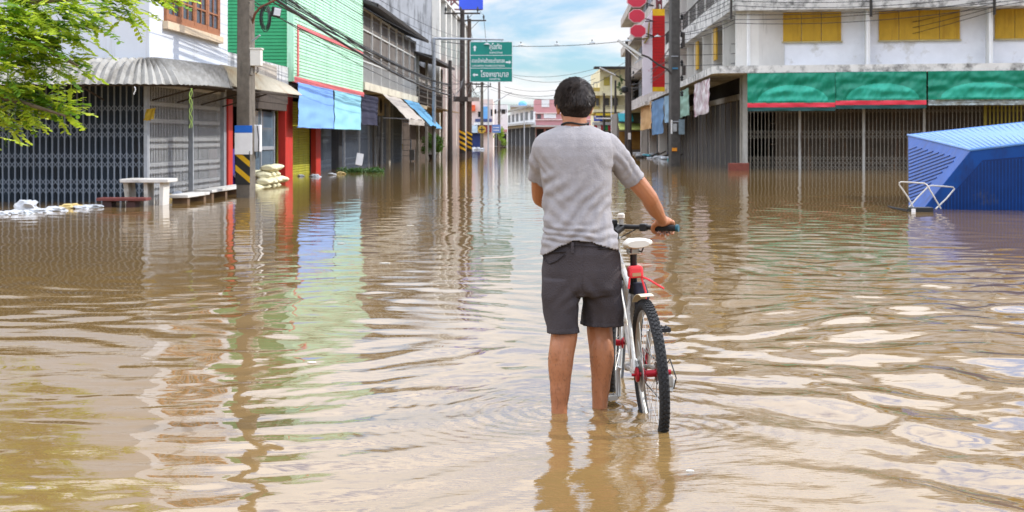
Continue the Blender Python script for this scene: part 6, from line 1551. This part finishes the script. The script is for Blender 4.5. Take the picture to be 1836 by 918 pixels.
# red light pouch and strap tails
rl = MB().box((.225, 0, .775), (.07, .068, .055)).build('red_pouch', redfab, bk, bevel=.012); MB().box((.187, 0, .765), (.004, .04, .016)).build('tan_patch', M('tan patch', (.40, .24, .12), .7), rl)
part('strap_tail', redfab, [[V((.21, -.03, .75)), V((.20, -.06, .735)), V((.19, -.11, .70)), V((.185, -.125, .69))], [V((.21, -.025, .75)), V((.2, -.04, .68)), V((.2, -.035, .62))], [V((.21, .03, .75)), V((.2, .04, .70))]], .005, 6)
m = MB(); rg = [(V((.255, -.02, .72)), V((.03, 0, 0)), V((0, .03, 0))), (V((.25, -.03, .65)), V((.045, 0, 0)), V((0, .036, 0))), (V((.27, -.02, .57)), V((.02, 0, 0)), V((0, .02, 0)))]; loft(m, rg, 14, 2.4); m.build('tool_bag', M('dark navy nylon', (.02, .022, .04), .7, bump=.3), bk, smooth=True)
# mudguard piece above the tyre
m = MB(); n = 10
for i in range(n):
    a0, a1 = R(58 + i * 4), R(62 + i * 4); rr0 = Rr + tr_ + .025
    P = lambda a, y: V((math.cos(a) * rr0, y, .333 + math.sin(a) * rr0 + .0))
    m.prism([P(a0, -.03), P(a0, .03), P(a1, .03), P(a1, -.03)], V((math.cos(a0), 0, math.sin(a0))) * .003)
m.build('mudguard', M('cream mudguard', (.62, .54, .40), .6, .1), bk)
# handlebar, built at its true place: in bike coordinates
YAW, LEAN = R(90 + 5.5), R(-3.6); P0 = V((.648, 6.33, GROUND))
Mb = Euler((LEAN, 0, YAW)).to_matrix(); Mi = Mb.inverted()
def loc_(p): return Mi @ (V(p) - P0)
hc = loc_(BC); hr = loc_(BC + BA * BL); hl = loc_(BC - BA * BL); gr0 = loc_(BC + BA * .165); gl0 = loc_(BC - BA * .165)
part('handlebar', black, [[hl, hc + (hl - hc) * .3, hc, hc + (hr - hc) * .3, hr]], .0125, 10)
for g0, g1 in ((gr0, hr), (gl0, hl)):
    d = (g1 - g0); gp = part('grip', gripm, [[g0, g1]], .0165, 14); part('bar_end', M('teal ring', (.01, .09, .13), .4), [[g1 - d * .02, g1 + d * .09]], .0185, 14, parent=gp)
stt = steer(Ht + hax * .05)
part('stem', black, [[steer(Ht), stt], [stt, hc]], .020); part('headset', dirtys, [[steer(Ht - hax * .005), steer(Ht + hax * .02)]], .027)
upv = Mi @ V((0, 0, 1)); bfl = Mi @ BF; bal = Mi @ BA
lt = part('bell', silver, [[hc - bfl * .02 + upv * .012, hc - bfl * .02 + upv * .045]], .012); m = MB(); m.lathe(hc - bfl * .02 + upv * .04, [(.012, 0), (.019, .006), (.019, .024), (.012, .028)], 14, upv); m.build('bell_cap', saddlem, lt, smooth=True)
m = MB()
for s_ in (-1, 1):
    q = hc + bal * s_ * .115; m.box(q - bfl * .008, (.035, .045, .038), Mi @ Matrix.Rotation(math.atan2(BA.y, BA.x), 3, 'Z'))
m.build('shifter', black, bk, bevel=.006)
for s_ in (-1, 1):
    q = hc + bal * s_ * .135
    part('brake_lever', silver if s_ < 0 else black, [[q + bfl * .005, q + bfl * .035 - upv * .008, q + bal * s_ * .035 + bfl * .052 - upv * .02, q + bal * s_ * .10 + bfl * .055 - upv * .03]], .0055, 7)
    part('brake_cable', cablem, [[q + bfl * .02, q + bfl * .07 + upv * .01 - bal * s_ * .04, steer(Ht) + V((.07, s_ * .03, -.02)), steer(Hb) + V((.03, s_ * .03, -.05)), V((.6, s_ * .02, .52))]], .003, 6)
m = MB(); m.box(hc - bal * .06 + upv * .02, (.05, .06, .03), Mi @ Matrix.Rotation(.3, 3, 'Z')); m.build('phone_mount', black, bk, bevel=.006)
m = MB(); m.torus(hc - bal * .085 + upv * .045, .022, .006, upv, 24, 8); m.build('mirror_ring', black, bk, smooth=True)
# drivetrain
m = MB(); m.lathe(bb_ - V((0, .045, 0)), [(.018, 0), (.022, .01), (.022, .08), (.018, .09)], 14, (0, 1, 0)); m.build('bottom_bracket', dirtys, bk, smooth=True)
cr = MB(); c0 = bb_ + V((0, -.05, 0)); cr.lathe(c0, [(.085, 0), (.085, .004), (.045, .004), (.045, 0)], 36, (0, 1, 0)); cr.lathe(c0 + V((0, .012, 0)), [(.065, 0), (.065, .004), (.03, .004), (.03, 0)], 32, (0, 1, 0)); cr.build('chainring', redan, bk)
ld = V((-.10, 0, -.142)) ; ca_ = bb_ + V((0, .07, 0)); cb_ = ca_ + V((-.02, .016, -.138))
part('crank_arm', silver, [[ca_, ca_ + V((.004, .01, -.02)), cb_]], .0125); 
ra_ = bb_ + V((0, -.07, 0)); rb_ = ra_ + V((-.02, -.012, .168)); part('crank_arm', silver, [[ra_, rb_]], .0125)
def pedal(c, s, mm):
    t = MB(); ax = V((0, s, 0)); t.tube([c, c + ax * .10], .008, 8)
    for dx in (-.034, .034): t.box(c + ax * .055 + V((dx, 0, 0)), (.010, .085, .020))
    for dy in (.014, .055, .096): t.box(c + ax * dy, (.07, .008, .018))
    for dx in (-.034, .034):
        for dy in (.02, .045, .07, .09): t.box(c + ax * dy + V((dx, 0, .013)), (.004, .004, .007)); t.box(c + ax * dy + V((dx, 0, -.013)), (.004, .004, .007))
    t.build('pedal', mm, bk)
pedal(cb_, 1, silver); pedal(rb_, -1, black)
m = MB()
for i in range(9): m.lathe(rh + V((0, -.030 - i * .0038, 0)), [(.052 - i * .0035, 0), (.052 - i * .0035, .0018), (.02, .0018), (.02, 0)], 26, (0, 1, 0))
m.build('cassette', chainm, bk)
part('chain', chainm, [[rh + V((0, -.045, .045)), c0 + V((0, 0, .082)), c0 + V((.07, 0, .045)), c0 + V((.085, 0, 0)), c0 + V((.05, 0, -.07)), c0 + V((0, 0, -.083)), V((.03, -.05, .20)), V((-.005, -.05, .24)), rh + V((-.035, -.045, -.02)), rh + V((-.03, -.045, .03)), rh + V((0, -.045, .045))]], .0045, 6)
m = MB(); m.lathe((.0, -.058, .262), [(.022, 0), (.022, .01)], 14, (0, 1, 0)); m.lathe((.03, -.058, .20), [(.022, 0), (.022, .01)], 14, (0, 1, 0)); m.box((.015, -.064, .232), (.018, .006, .09), Euler((0, .45, 0))); m.box((.0, -.085, .295), (.045, .03, .05)); m.box((.005, -.095, .27), (.03, .02, .06), Euler((.3, .3, 0))); m.build('rear_derailleur', dirtys, bk, bevel=.003)
part('derailleur_cable', cablem, [[V((.04, -.07, .345)), V((-.05, -.085, .40)), V((-.09, -.10, .32)), V((-.02, -.10, .26))]], .003, 6)
MB().lathe(rh + V((0, .052, 0)), [(.028, 0), (.034, .004), (.034, .014), (.014, .02)], 16, (0, 1, 0)).build('hub_cap', redan, bk, smooth=True)
m = MB(); m.box(rh + V((.06, .058, .03)), (.06, .03, .045), Euler((0, -.5, 0))); m.build('brake_caliper', M('pale caliper', (.66, .66, .64), .45), bk, bevel=.006)
part('axle', redan, [[rh + V((0, -.085, 0)), rh + V((0, .085, 0))]], .007); part('reflector', redan, [[rh + V((-.0, -.095, .0)), rh + V((0, -.075, 0))]], .012)
bk.rotation_euler = (LEAN, 0, YAW); bk.location = P0
